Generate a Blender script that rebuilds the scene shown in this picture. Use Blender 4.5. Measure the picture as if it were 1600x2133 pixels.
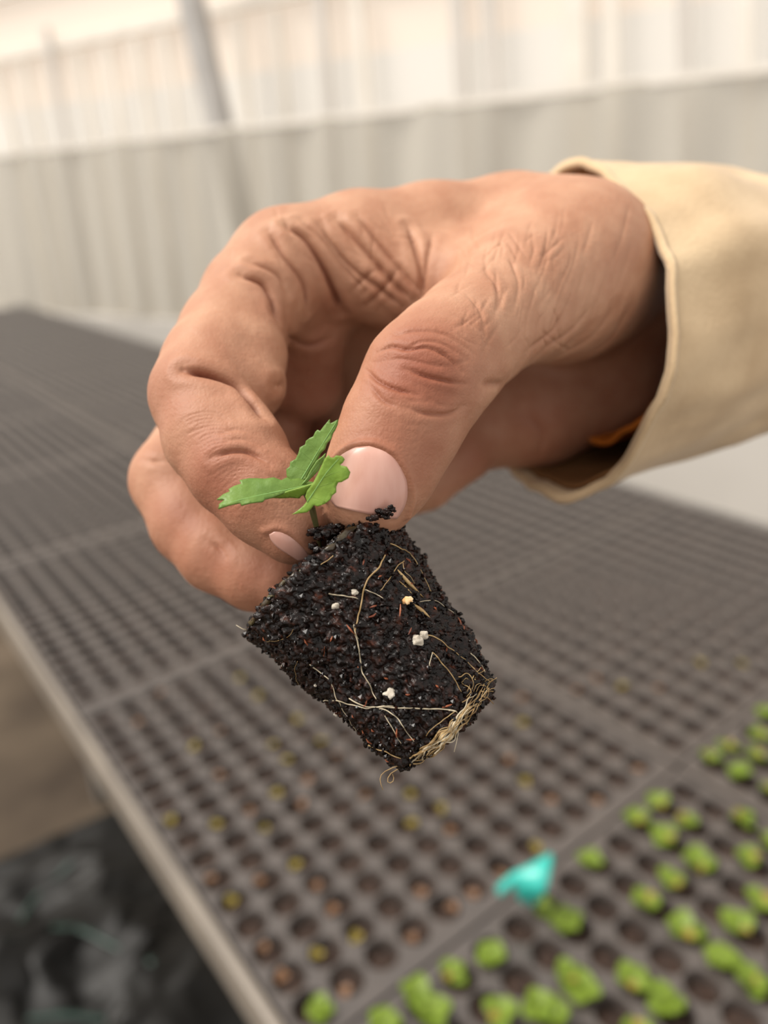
import bpy, bmesh, math, random
import numpy as np
from mathutils import Vector, Matrix
from mathutils.bvhtree import BVHTree

# ------------------------------------------------------------------ scene, camera, light
for o in list(bpy.data.objects):
    bpy.data.objects.remove(o)
S = bpy.context.scene
C = S.collection
rng = random.Random(7)
NR = np.random.RandomState(7)

FPX, CX, CY = 1601.0, 800.0, 1066.5
R = np.array([[0.78918254, 0.26939725, -0.55192031],
              [-0.61244036, 0.27802481, -0.74001284],
              [-0.04590988, 0.92202349, 0.38440208]])      # camera axes -> bench axes
TRAY_Z = 0.75
H = 0.57
CAM = np.array([0.0, 0.0, TRAY_Z + H])

cam_d = bpy.data.cameras.new('camera')
cam = bpy.data.objects.new('camera', cam_d)
C.objects.link(cam)
cam.matrix_world = Matrix([[R[0, 0], R[0, 1], R[0, 2], CAM[0]], [R[1, 0], R[1, 1], R[1, 2], CAM[1]],
                           [R[2, 0], R[2, 1], R[2, 2], CAM[2]], [0, 0, 0, 1]])
cam_d.sensor_fit = 'HORIZONTAL'
cam_d.sensor_width = 26.0
cam_d.lens = 26.0 * FPX / 1600.0
cam_d.clip_start = 0.01
cam_d.clip_end = 60
cam_d.dof.use_dof = True
cam_d.dof.focus_distance = 0.109
cam_d.dof.aperture_fstop = 9.6
S.camera = cam

world = bpy.data.worlds.new('overcast_daylight')
S.world = world
world.use_nodes = True
bg = world.node_tree.nodes['Background']
bg.inputs['Color'].default_value = (1.0, 0.955, 0.90, 1)
bg.inputs['Strength'].default_value = 0.78

sun_d = bpy.data.lights.new('sun_through_film', 'SUN')
sun_d.energy = 3.3
sun_d.angle = math.radians(32)
sun_d.color = (1.0, 0.95, 0.88)
sun = bpy.data.objects.new('sun_through_film', sun_d)
C.objects.link(sun)
sdir = R @ np.array([-0.64, 0.70, 0.30])        # towards the sun: high on the left
sun.rotation_euler = Vector(sdir).to_track_quat('Z', 'Y').to_euler()

S.view_settings.view_transform = 'Standard'
S.view_settings.look = 'None'
S.view_settings.gamma = 1.0
S.view_settings.use_curve_mapping = False
S.view_settings.exposure = 0.60

# ------------------------------------------------------------------ helpers
def lin(c):
    return tuple(((v / 255) / 12.92 if v / 255 <= 0.04045 else ((v / 255 + 0.055) / 1.055) ** 2.4) for v in c)

def rgba(c):
    return (*lin(c), 1.0)

def cp(px, py, d):
    """pixel + depth in mm -> camera space mm"""
    return np.array([(px - CX) * d / FPX, -(py - CY) * d / FPX, -d])

def c2w(p):
    """camera space mm -> world m"""
    p = np.asarray(p, float)
    return p @ R.T * 0.001 + CAM

def ray(px, py):
    v = np.array([px - CX, -(py - CY), -FPX])
    return R @ (v / np.linalg.norm(v))

def on_plane(px, py, z):
    r = ray(px, py)
    return CAM + r * ((z - CAM[2]) / r[2])

def wloc(o):
    l = Vector((0, 0, 0))
    while o:
        l += o.location
        o = o.parent
    return l

def mk(name, verts, faces, mat, parent=None, loc=None, smooth=True):
    """one mesh object; verts in world metres (unless loc says otherwise)"""
    v = np.asarray(verts, float)
    base = np.array(wloc(parent)) if parent else np.zeros(3)
    if loc is None:
        loc = base if parent else np.array([v[:, 0].mean(), v[:, 1].mean(), v[:, 2].min()])
    v = v - np.asarray(loc)
    me = bpy.data.meshes.new(name)
    me.from_pydata(v.tolist(), [], faces.tolist() if hasattr(faces, 'tolist') else faces)
    if smooth:
        me.polygons.foreach_set('use_smooth', [True] * len(me.polygons))
    me.materials.append(mat)
    me.update()
    o = bpy.data.objects.new(name, me)
    C.objects.link(o)
    o.location = Vector(np.asarray(loc) - base)
    if parent:
        o.parent = parent
    return o

def inst(name, me, loc, parent=None, rot=(0, 0, 0), scale=(1, 1, 1)):
    o = bpy.data.objects.new(name, me)
    C.objects.link(o)
    o.location = loc
    o.rotation_euler = rot
    o.scale = scale
    if parent:
        o.parent = parent
    return o

def empty(name, loc):
    o = bpy.data.objects.new(name, None)
    C.objects.link(o)
    o.empty_display_size = 0.02
    o.location = loc
    return o

def tag(o, label=None, cat=None, group=None, kind=None):
    for k, v in (('label', label), ('category', cat), ('group', group), ('kind', kind)):
        if v:
            o[k] = v
    return o

def box(x0, x1, y0, y1, z0, z1):
    v = [(x, y, z) for z in (z0, z1) for y in (y0, y1) for x in (x0, x1)]
    f = [(0, 2, 3, 1), (4, 5, 7, 6), (0, 1, 5, 4), (2, 6, 7, 3), (0, 4, 6, 2), (1, 3, 7, 5)]
    return v, f

def bevel(o, w, seg=2):
    m = o.modifiers.new('bevel', 'BEVEL')
    m.width = w
    m.segments = seg
    m.limit_method = 'ANGLE'
    return o

def tube(pts, rad, seg=6, closed_ends=True):
    """tube along points; rad scalar or list"""
    pts = np.asarray(pts, float)
    n = len(pts)
    rad = np.full(n, rad) if np.isscalar(rad) else np.asarray(rad)
    t = np.gradient(pts, axis=0)
    t /= np.linalg.norm(t, axis=1)[:, None] + 1e-12
    ref = np.array([0.31, 0.17, 0.93])
    V = []
    for i in range(n):
        a = np.cross(t[i], ref)
        a /= np.linalg.norm(a) + 1e-12
        b = np.cross(t[i], a)
        for k in range(seg):
            th = 2 * math.pi * k / seg
            V.append(pts[i] + rad[i] * (math.cos(th) * a + math.sin(th) * b))
    F = []
    for i in range(n - 1):
        for k in range(seg):
            k2 = (k + 1) % seg
            F.append((i * seg + k, i * seg + k2, (i + 1) * seg + k2, (i + 1) * seg + k))
    if closed_ends:
        F.append(tuple(range(seg - 1, -1, -1)))
        F.append(tuple((n - 1) * seg + k for k in range(seg)))
    return V, F

def spline(pts, n):
    """Catmull-Rom resample"""
    p = np.asarray(pts, float)
    p = np.vstack([2 * p[0] - p[1], p, 2 * p[-1] - p[-2]])
    m = len(p) - 3
    out = []
    for u in np.linspace(0, m - 1e-9, n):
        i = int(u)
        t = u - i
        a, b, c, d = p[i], p[i + 1], p[i + 2], p[i + 3]
        out.append(0.5 * (2 * b + (c - a) * t + (2 * a - 5 * b + 4 * c - d) * t * t + (3 * b - a - 3 * c + d) * t ** 3))
    return np.array(out)

# numpy noise
def _hash(i, j, k, s):
    h = (i * 374761393 + j * 668265263 + k * 2147483647 + s * 1274126177) & 0xFFFFFFFF
    h = ((h ^ (h >> 13)) * 1274126177) & 0xFFFFFFFF
    return ((h ^ (h >> 16)) & 0xFFFF) / 65535.0

def vnoise(p, s=0):
    p = np.asarray(p, float)
    i = np.floor(p).astype(np.int64)
    f = p - i
    f = f * f * (3 - 2 * f)
    r = 0
    for a in (0, 1):
        for b in (0, 1):
            for c in (0, 1):
                w = (f[:, 0] if a else 1 - f[:, 0]) * (f[:, 1] if b else 1 - f[:, 1]) * (f[:, 2] if c else 1 - f[:, 2])
                r = r + w * _hash(i[:, 0] + a, i[:, 1] + b, i[:, 2] + c, s)
    return r * 2 - 1

def worley(p, s=0):
    p = np.asarray(p, float)
    i = np.floor(p).astype(np.int64)
    best = np.full(len(p), 9.0)
    for a in (-1, 0, 1):
        for b in (-1, 0, 1):
            for c in (-1, 0, 1):
                q = i + np.array([a, b, c])
                h = [_hash(q[:, 0], q[:, 1], q[:, 2], s + 11 * t) for t in range(3)]
                dd = (q[:, 0] + h[0] - p[:, 0]) ** 2 + (q[:, 1] + h[1] - p[:, 1]) ** 2 + (q[:, 2] + h[2] - p[:, 2]) ** 2
                best = np.minimum(best, dd)
    return np.sqrt(best)

# ------------------------------------------------------------------ materials
def mat(name, col, rough=0.6, spec=0.5, **kw):
    m = bpy.data.materials.new(name)
    m.use_nodes = True
    b = m.node_tree.nodes['Principled BSDF']
    b.inputs['Base Color'].default_value = rgba(col)
    b.inputs['Roughness'].default_value = rough
    b.inputs['Specular IOR Level'].default_value = spec
    for k, v in kw.items():
        b.inputs[k.replace('_', ' ')].default_value = v
    return m

def noise_mat(name, stops, scale, rough=0.6, spec=0.5, detail=4, bump=0.0, bump_scale=None, bdist=0.001, coord='Object', stretch=None, **kw):
    """principled material whose colour runs over a noise ramp, optional noise bump"""
    m = mat(name, stops[0][1], rough, spec, **kw)
    nt = m.node_tree
    b = nt.nodes['Principled BSDF']
    tc = nt.nodes.new('ShaderNodeTexCoord')
    vec = tc.outputs[coord]
    if stretch:
        mp = nt.nodes.new('ShaderNodeMapping')
        mp.inputs['Scale'].default_value = stretch
        nt.links.new(vec, mp.inputs['Vector'])
        vec = mp.outputs['Vector']
    n = nt.nodes.new('ShaderNodeTexNoise')
    n.inputs['Scale'].default_value = scale
    n.inputs['Detail'].default_value = detail
    nt.links.new(vec, n.inputs['Vector'])
    r = nt.nodes.new('ShaderNodeValToRGB')
    els = r.color_ramp.elements
    els[0].position, els[0].color = stops[0][0], rgba(stops[0][1])
    els[1].position, els[1].color = stops[-1][0], rgba(stops[-1][1])
    for pos, c in stops[1:-1]:
        e = els.new(pos)
        e.color = rgba(c)
    nt.links.new(n.outputs['Fac'], r.inputs['Fac'])
    nt.links.new(r.outputs['Color'], b.inputs['Base Color'])
    if bump:
        n2 = nt.nodes.new('ShaderNodeTexNoise')
        n2.inputs['Scale'].default_value = bump_scale or scale
        n2.inputs['Detail'].default_value = 3
        nt.links.new(vec, n2.inputs['Vector'])
        bp = nt.nodes.new('ShaderNodeBump')
        bp.inputs['Strength'].default_value = bump
        bp.inputs['Distance'].default_value = bdist
        nt.links.new(n2.outputs['Fac'], bp.inputs['Height'])
        nt.links.new(bp.outputs['Normal'], b.inputs['Normal'])
    return m

def skin_material():
    m = mat('skin', (214, 160, 124), 0.56, 0.26)
    nt = m.node_tree
    b = nt.nodes['Principled BSDF']
    at = nt.nodes.new('ShaderNodeAttribute')
    at.attribute_name = 'tint'
    tc = nt.nodes.new('ShaderNodeTexCoord')
    n = nt.nodes.new('ShaderNodeTexNoise')
    n.inputs['Scale'].default_value = 160
    n.inputs['Detail'].default_value = 4
    nt.links.new(tc.outputs['Object'], n.inputs['Vector'])
    r = nt.nodes.new('ShaderNodeValToRGB')
    r.color_ramp.elements[0].position, r.color_ramp.elements[0].color = 0.35, rgba((160, 115, 90))
    r.color_ramp.elements[1].position, r.color_ramp.elements[1].color = 0.68, rgba((174, 132, 106))
    nt.links.new(n.outputs['Fac'], r.inputs['Fac'])
    mx = nt.nodes.new('ShaderNodeMix')
    mx.data_type = 'RGBA'
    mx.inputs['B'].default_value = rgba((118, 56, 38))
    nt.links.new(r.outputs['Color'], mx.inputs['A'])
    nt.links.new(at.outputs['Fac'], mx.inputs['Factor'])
    nt.links.new(mx.outputs['Result'], b.inputs['Base Color'])
    # fine skin relief: small cells and pores
    v = nt.nodes.new('ShaderNodeTexVoronoi')
    v.feature = 'DISTANCE_TO_EDGE'
    v.inputs['Scale'].default_value = 1500
    n3 = nt.nodes.new('ShaderNodeTexNoise')
    n3.inputs['Scale'].default_value = 900
    n3.inputs['Detail'].default_value = 3
    nt.links.new(tc.outputs['Object'], v.inputs['Vector'])
    nt.links.new(tc.outputs['Object'], n3.inputs['Vector'])
    ad = nt.nodes.new('ShaderNodeMath')
    ad.operation = 'MULTIPLY_ADD'
    ad.inputs[1].default_value = 0.7
    nt.links.new(v.outputs['Distance'], ad.inputs[0])
    nt.links.new(n3.outputs['Fac'], ad.inputs[2])
    bp = nt.nodes.new('ShaderNodeBump')
    bp.inputs['Strength'].default_value = 0.45
    bp.inputs['Distance'].default_value = 0.0002
    nt.links.new(ad.outputs[0], bp.inputs['Height'])
    nt.links.new(bp.outputs['Normal'], b.inputs['Normal'])
    b.inputs['Subsurface Weight'].default_value = 0.12
    b.inputs['Subsurface Radius'].default_value = (1.0, 0.4, 0.22)
    b.inputs['Subsurface Scale'].default_value = 0.0022
    return m

M = {}
M['skin'] = skin_material()
M['nail'] = noise_mat('nail', [(0.3, (182, 134, 120)), (0.7, (198, 156, 142))], 300, 0.28, 0.5, stretch=(1, 1, 0.2))
M['cuff'] = noise_mat('cuff_cloth', [(0.3, (172, 147, 115)), (0.7, (194, 170, 137))], 60, 0.85, 0.15, bump=0.35, bump_scale=900, bdist=0.0004, Sheen_Weight=0.15)
M['lining'] = noise_mat('lining_cloth', [(0.3, (104, 72, 44)), (0.7, (126, 90, 58))], 80, 0.85, 0.1)
M['orange'] = noise_mat('orange_cloth', [(0.3, (170, 96, 34)), (0.7, (190, 114, 46))], 80, 0.85, 0.1)
M['olive'] = noise_mat('olive_cloth', [(0.3, (112, 104, 62)), (0.7, (138, 126, 80))], 80, 0.9, 0.1)
M['soil'] = noise_mat('wet_potting_soil', [(0.30, (5, 3, 2)), (0.48, (18, 10, 8)), (0.62, (38, 21, 16)), (0.76, (82, 43, 29))], 800, 0.24, 0.24, detail=5, bump=0.6, bump_scale=2600, bdist=0.0003)
M['crumb'] = noise_mat('soil_crumb', [(0.3, (5, 3, 3)), (0.58, (18, 10, 8)), (0.78, (66, 34, 22))], 350, 0.24, 0.26)
M['fibre'] = noise_mat('bark_fibre', [(0.3, (92, 44, 28)), (0.7, (150, 84, 52))], 300, 0.6, 0.4)
M['root'] = noise_mat('root', [(0.3, (150, 136, 112)), (0.7, (186, 174, 150))], 300, 0.45, 0.4)
M['root_tan'] = noise_mat('root_tan', [(0.3, (116, 90, 54)), (0.7, (164, 138, 96))], 300, 0.45, 0.4)
M['straw'] = noise_mat('straw', [(0.3, (146, 114, 68)), (0.7, (182, 156, 112))], 300, 0.5, 0.4)
M['perlite'] = noise_mat('perlite', [(0.3, (160, 150, 134)), (0.7, (196, 188, 174))], 900, 0.6, 0.4, bump=0.6, bump_scale=1500, bdist=0.0003)
M['perlite_warm'] = noise_mat('perlite_warm', [(0.35, (196, 130, 60)), (0.6, (240, 214, 170))], 700, 0.6, 0.4)
M['algae'] = noise_mat('algae', [(0.3, (30, 20, 12)), (0.55, (56, 44, 24)), (0.8, (104, 104, 72))], 500, 0.3, 0.5)

def leaf_mat(name, a, b_, trans=0.3):
    m = noise_mat(name, [(0.3, a), (0.7, b_)], 260, 0.45, 0.35, bump=0.4, bump_scale=1100, bdist=0.0003)
    nt = m.node_tree
    out = nt.nodes['Material Output']
    pb = nt.nodes['Principled BSDF']
    tr = nt.nodes.new('ShaderNodeBsdfTranslucent')
    tr.inputs['Color'].default_value = rgba((150, 180, 66))
    mx = nt.nodes.new('ShaderNodeMixShader')
    mx.inputs['Fac'].default_value = trans
    nt.links.new(pb.outputs[0], mx.inputs[1])
    nt.links.new(tr.outputs[0], mx.inputs[2])
    nt.links.new(mx.outputs[0], out.inputs['Surface'])
    return m

M['leaf'] = leaf_mat('strawberry_leaf', (90, 120, 50), (110, 138, 62), 0.2)
M['leaf_pale'] = leaf_mat('strawberry_leaf_underside', (104, 136, 44), (124, 152, 58), 0.22)
M['vein'] = mat('leaf_vein', (116, 152, 84), 0.5, 0.3)
M['stem'] = noise_mat('leaf_stalk', [(0.3, (62, 66, 34)), (0.7, (92, 66, 44))], 200, 0.5, 0.3)
M['seedling'] = leaf_mat('seedling_leaf', (92, 116, 32), (118, 136, 46), 0.25)
M['seedling_yellow'] = leaf_mat('seedling_leaf_yellow', (128, 124, 44), (150, 122, 62), 0.25)
M['sprout_yellow'] = leaf_mat('sprout_yellow', (116, 100, 34), (136, 120, 46), 0.1)
M['sprout_brown'] = leaf_mat('sprout_brown', (96, 66, 44), (128, 94, 68), 0.05)
M['tray'] = noise_mat('tray_plastic', [(0.3, (62, 56, 53)), (0.7, (72, 65, 61))], 25, 0.36, 0.8)
M['cell_soil'] = noise_mat('cell_soil', [(0.3, (34, 25, 20)), (0.6, (56, 41, 33)), (0.8, (92, 64, 46))], 130, 0.8, 0.3, bump=0.7, bump_scale=260, bdist=0.004)
M['tag'] = noise_mat('turquoise_plastic', [(0.3, (36, 150, 140)), (0.7, (50, 166, 154))], 40, 0.3, 0.5)
M['rail'] = noise_mat('bench_rail', [(0.3, (108, 100, 91)), (0.7, (128, 119, 108))], 12, 0.5, 0.5)
M['bench'] = noise_mat('bench_steel', [(0.3, (84, 82, 78)), (0.7, (104, 100, 96))], 12, 0.6, 0.5)
M['floor'] = noise_mat('floor_concrete', [(0.25, (58, 49, 41)), (0.5, (82, 71, 59)), (0.75, (104, 91, 77))], 3.2, 0.9, 0.2, detail=6, bump=0.3, bump_scale=30, bdist=0.01)
M['black_film'] = noise_mat('black_film', [(0.3, (6, 6, 6)), (0.7, (27, 25, 22))], 6, 0.55, 0.3)
M['green_strap'] = noise_mat('green_strap', [(0.3, (34, 52, 46)), (0.7, (48, 68, 60))], 30, 0.5, 0.4)
M['clod'] = noise_mat('clod', [(0.3, (84, 66, 50)), (0.7, (120, 98, 76))], 30, 0.9, 0.2, bump=0.5, bump_scale=90, bdist=0.004)
M['wall_knee'] = noise_mat('wall_knee', [(0.3, (184, 179, 172)), (0.7, (196, 191, 184))], 1.5, 0.7, 0.3)
M['batten'] = noise_mat('batten', [(0.3, (218, 211, 200)), (0.7, (230, 223, 213))], 4, 0.6, 0.3)
M['batten_grey'] = noise_mat('batten_grey', [(0.3, (196, 190, 183)), (0.7, (208, 202, 195))], 4, 0.6, 0.3)
M['post'] = noise_mat('galvanised_post', [(0.3, (158, 154, 150)), (0.7, (174, 170, 166))], 5, 0.55, 0.5)

def film_mat(name, col, clear, glow=0.3):
    m = mat(name, col, 0.6, 0.3)
    nt = m.node_tree
    out = nt.nodes['Material Output']
    pb = nt.nodes['Principled BSDF']
    tp = nt.nodes.new('ShaderNodeBsdfTransparent')
    tr = nt.nodes.new('ShaderNodeBsdfTranslucent')
    tr.inputs['Color'].default_value = rgba(col)
    m1 = nt.nodes.new('ShaderNodeMixShader')
    m1.inputs['Fac'].default_value = glow
    m2 = nt.nodes.new('ShaderNodeMixShader')
    m2.inputs['Fac'].default_value = clear
    nt.links.new(pb.outputs[0], m1.inputs[1])
    nt.links.new(tr.outputs[0], m1.inputs[2])
    nt.links.new(m1.outputs[0], m2.inputs[1])
    nt.links.new(tp.outputs[0], m2.inputs[2])
    nt.links.new(m2.outputs[0], out.inputs['Surface'])
    return m

M['wall_white'] = film_mat('white_wall_film', (232, 227, 219), 0.0, 0.5)
M['wall_beige'] = film_mat('beige_wall_film', (243, 230, 216), 0.0, 0.55)
M['film'] = film_mat('milky_film', (176, 170, 158), 0.32)

# ------------------------------------------------------------------ the greenhouse behind
WD = R @ np.array([-1833 - CX, -(530 - CY), -FPX])
WD[2] = 0
WD /= np.linalg.norm(WD)                       # direction along the wall, receding to the left
HF = -R[:, 2].copy()
HF[2] = 0
HF /= np.linalg.norm(HF)
WN = np.array([-WD[1], WD[0], 0.0])
if WN @ HF > 0:
    WN = -WN                                   # wall normal, facing the camera
W0 = np.array([0, 0, 0]) + HF * 3.75

def wall_hit(px, py, off=0.0):
    r = ray(px, py)
    p0 = W0 + WN * off
    t = ((p0 - CAM) @ WN) / (r @ WN)
    return CAM + r * t

def wsz(p):
    return (p - W0) @ WD, p[2]

def wpt(s, z, off=0.0):
    q = W0 + WD * s + WN * off
    return np.array([q[0], q[1], z])

def wall_slab(name, s0, s1, z0, z1, off, thick, m, parent=None):
    v = [wpt(s, z, o) for o in (off, off - thick) for z in (z0, z1) for s in (s0, s1)]
    f = [(0, 1, 3, 2), (4, 6, 7, 5), (0, 4, 5, 1), (2, 3, 7, 6), (0, 2, 6, 4), (1, 5, 7, 3)]
    return mk(name, v, f, m, parent, smooth=False)

fa, fb = wpt(-4.5, 0, -.62), wpt(8.5, 0, -.62)
fc = [fa, fb, fb + WN * 10, fa + WN * 10]
floor = mk('floor', fc + [p - np.array([0, 0, .1]) for p in fc], [(0, 1, 2, 3), (7, 6, 5, 4), (0, 4, 5, 1), (1, 5, 6, 2), (2, 6, 7, 3), (3, 7, 4, 0)], M['floor'], smooth=False)
tag(floor, 'bare brown concrete greenhouse floor beside the bench', None, None, 'structure')

z_band0 = np.mean([wsz(wall_hit(0, 325, 0))[1], wsz(wall_hit(500, 262, 0))[1], wsz(wall_hit(1000, 210, 0))[1], wsz(wall_hit(1430, 165, 0))[1]])
z_band1 = np.mean([wsz(wall_hit(20, 190, -0.5))[1], wsz(wall_hit(480, 158, -0.5))[1], wsz(wall_hit(1430, 80, -0.5))[1]])
SR, SL = -4.5, 8.5
wall = empty('wall_back', wpt(0, 0, -0.55))
tag(wall, 'pale plastic-clad greenhouse side wall with white upper strip', None, None, 'structure')
mk('white_panel', [wpt(SR, 0, -.5), wpt(SL, 0, -.5), wpt(SL, z_band1, -.5), wpt(SR, z_band1, -.5)], [(0, 1, 2, 3)], M['wall_white'], wall, smooth=False)
mk('beige_panel', [wpt(SR, z_band1, -.5), wpt(SL, z_band1, -.5), wpt(SL, 4.2, -.5), wpt(SR, 4.2, -.5)], [(0, 1, 2, 3)], M['wall_beige'], wall, smooth=False)
for zz, hh in ((z_band1 + 0.28, 0.05), (z_band1 + 0.62, 0.08), (z_band1 + 1.0, 0.05)):
    wall_slab('horizontal_rail', SR, SL, zz, zz + hh, -0.44, 0.05, M['batten'], wall)

# vertical battens of the outer wall, some grey, some pale
bi = 0
for px0, px1, w, g in ((18, 110, .05, 0), (75, 150, .04, 0), (132, 200, .05, 1), (190, 258, .04, 0), (250, 310, .05, 0), (312, 372, .05, 0), (372, 430, .04, 0),
                       (520, 560, .05, 0), (600, 640, .04, 0), (690, 722, .05, 1), (768, 800, .05, 0), (968, 990, .06, 1),
                       (1035, 1055, .05, 1), (1205, 1212, .09, 0), (1280, 1286, .05, 0), (1432, 1442, .05, 1), (1560, 1566, .04, 0)):
    a = wall_hit(px0, 240, -0.45)
    b = wall_hit(px1, 620, -0.45)
    d = (a - b) / (a[2] - b[2])
    p0 = a + d * (0.05 - a[2])
    p1 = a + d * ((2.35 if g else z_band1 + 0.25) - a[2])
    v = [p + WD * sx * w / 2 + WN * oy for p in (p0, p1) for oy in (0, 0.03) for sx in (-1, 1)]
    f = [(0, 1, 3, 2), (4, 6, 7, 5), (0, 4, 5, 1), (2, 3, 7, 6), (0, 2, 6, 4), (1, 5, 7, 3)]
    mk('batten', v, f, M['batten_grey' if g else 'batten'], wall, smooth=False)

# leaning galvanised post between the two films
pr = empty('greenhouse_post', (0, 0, 0))
a = wall_hit(398, 0, -0.2)
b = wall_hit(500, 440, -0.2)
d = (a - b) / (a[2] - b[2])
p0, p1 = a + d * (0 - a[2]), a + d * (3.6 - a[2])
pr.location = p0
side = WD * 0.072
dep = WN * 0.05
V = []
for p in (p0, p1):
    for i in range(12):
        th = 2 * math.pi * (i + 0.5) / 12
        c, s_ = math.cos(th), math.sin(th)
        k = 1 / max(abs(c), abs(s_)) ** 0.7
        V.append(p + side * c * k * 0.9 + dep * s_ * k * 0.9)
F = [(i, (i + 1) % 12, 12 + (i + 1) % 12, 12 + i) for i in range(12)] + [tuple(range(11, -1, -1)), tuple(range(12, 24))]
mk('post_tube', V, F, M['post'], pr, smooth=False)
bp_ = p0 + np.array([0, 0, 0.0])
mk('base_plate', [bp_ + WD * x * 0.13 + WN * y * 0.1 + np.array([0, 0, z]) for z in (0, 0.012) for y in (-1, 1) for x in (-1, 1)],
   [(0, 2, 3, 1), (4, 5, 7, 6), (0, 1, 5, 4), (2, 6, 7, 3), (0, 4, 6, 2), (1, 3, 7, 5)], M['post'], pr, smooth=False)
tag(pr, 'slightly leaning grey steel post standing against the pale wall', 'post')

# milky film hung in front of the wall, with shallow vertical pleats
cur = empty('film_curtain', wpt(0, 0.7, 0))
ns, nz = 360, 8
V, F = [], []
for j in range(nz + 1):
    z = 0.70 + (z_band0 - 0.70) * j / nz
    for i in range(ns + 1):
        s = SR + (SL - SR) * i / ns
        off = 0.018 * math.sin(s * 9.1 + 1.2 * math.sin(s * 2.3)) + 0.012 * math.sin(s * 23 + z * 1.5)
        V.append(wpt(s, z, off))
for j in range(nz):
    for i in range(ns):
        k = j * (ns + 1) + i
        F.append((k, k + 1, k + ns + 2, k + ns + 1))
fo = mk('film_sheet', V, F, M['film'], cur)
wall_slab('top_hem', SR, SL, z_band0 - 0.012, z_band0 + 0.014, 0.012, 0.024, M['batten'], cur)
tag(cur, 'milky translucent plastic film hanging across the back', 'plastic film')
knee = wall_slab('wall_knee', SR, SL, 0.0, 0.70, 0.03, 0.06, M['wall_knee'])
tag(knee, 'low white wall below the hanging plastic film', None, None, 'structure')

# ------------------------------------------------------------------ bench
XL, XM, XR = 0.262 * H, 1.078 * H, 2.215 * H
YN, YF = -0.34 * H, 9.9 * H
bench = empty('growing_bench', ((XL + XR) / 2, 1.2, 0))
tag(bench, 'long metal greenhouse bench carrying black seedling trays', 'bench')
mk('bench_top', *box(XL + .05, XR - .004, YN, YF, 0.690, 0.7035), M['bench'], bench, smooth=False)
bevel(mk('side_rail', *box(XL - .004, XL + .0055, YN, YF, 0.7035, 0.7515), M['rail'], bench, smooth=False), 0.003)
bevel(mk('side_rail', *box(XR - .0045, XR + .008, YN, YF, 0.672, 0.7505), M['bench'], bench, smooth=False), 0.003)
for y in (0.05, 1.6, 3.2, 4.8):
    for x in (XL + .16, XR - .16):
        mk('leg', *box(x - .02, x + .02, y - .02, y + .02, 0.0, 0.690), M['bench'], bench, smooth=False)

# ------------------------------------------------------------------ plug trays
def tray_mesh(x0, x1, y0, y1, nx, ny, m0x, m1x, m0y, m1y, name):
    """moulded plug tray in its own frame (origin at the low-left corner, top at z=0)"""
    W, D = x1 - x0, y1 - y0
    pxx = (W - m0x - m1x) / nx
    pyy = (D - m0y - m1y) / ny
    xs = [m0x + pxx * (i + .5) for i in range(nx)]
    ys = [m0y + pyy * (j + .5) for j in range(ny)]
    V, F = [], []
    def quad(pts):
        b = len(V)
        V.extend(pts)
        F.append(tuple(range(b, b + len(pts))))
    SEG = 16
    r0, r1, r2 = 0.485, 0.43, 0.37
    for x in xs:
        for y in ys:
            rr = min(pxx, pyy)
            b = len(V)
            for k in range(SEG):
                th = 2 * math.pi * k / SEG + math.pi / SEG * 0
                c, s = math.cos(th), math.sin(th)
                q = 1 / max(abs(c), abs(s))
                V.append((x + c * q * pxx / 2, y + s * q * pyy / 2, 0))
            for rad, z in ((r0, -0.0003), (r1 + .02, -0.0022), (r1, -0.005), (r2, -0.024)):
                for k in range(SEG):
                    th = 2 * math.pi * k / SEG
                    V.append((x + math.cos(th) * rad * rr, y + math.sin(th) * rad * rr, z))
            for lv in range(4):
                for k in range(SEG):
                    k2 = (k + 1) % SEG
                    F.append((b + lv * SEG + k, b + lv * SEG + k2, b + (lv + 1) * SEG + k2, b + (lv + 1) * SEG + k))
    # rims
    g = 0.0007
    xa, xb, ya, yb = m0x, W - m1x, m0y, D - m1y
    quad([(g, g, 0), (W - g, g, 0), (xb, ya, 0), (xa, ya, 0)])
    quad([(W - g, g, 0), (W - g, D - g, 0), (xb, yb, 0), (xb, ya, 0)])
    quad([(W - g, D - g, 0), (g, D - g, 0), (xa, yb, 0), (xb, yb, 0)])
    quad([(g, D - g, 0), (g, g, 0), (xa, ya, 0), (xa, yb, 0)])
    for (ax, ay), (bx, by) in (((g, g), (W - g, g)), ((W - g, g), (W - g, D - g)), ((W - g, D - g), (g, D - g)), ((g, D - g), (g, g))):
        quad([(bx, by, 0), (ax, ay, 0), (ax, ay, -0.045), (bx, by, -0.045)])
    me = bpy.data.meshes.new(name)
    me.from_pydata(V, [], F)
    me.materials.append(M['tray'])
    me.polygons.foreach_set('use_smooth', [True] * len(me.polygons))
    me.update()
    bm = bmesh.new()
    bm.from_mesh(me)
    bmesh.ops.remove_doubles(bm, verts=bm.verts, dist=1e-6)
    for e in bm.edges:
        if len(e.link_faces) == 2 and e.calc_face_angle(0) > 0.6:
            e.smooth = False
    bm.to_mesh(me)
    bm.free()
    return me, xs, ys, min(pxx, pyy)

def soil_disc_mesh(r, name, seed, merge=None):
    """lumpy soil surface of one cell"""
    V, F = [], []
    n = 12
    rs = random.Random(seed)
    V.append((0, 0, 0.002))
    for lv, q in enumerate((0.5, 1.0)):
        for k in range(n):
            th = 2 * math.pi * k / n
            V.append((math.cos(th) * r * q, math.sin(th) * r * q, (0.0015 if lv == 0 else -0.001) + rs.uniform(-.0016, .0016)))
    for k in range(n):
        k2 = (k + 1) % n
        F.append((0, 1 + k, 1 + k2))
        F.append((1 + k, 1 + n + k, 1 + n + k2, 1 + k2))
    return V, F

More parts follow.
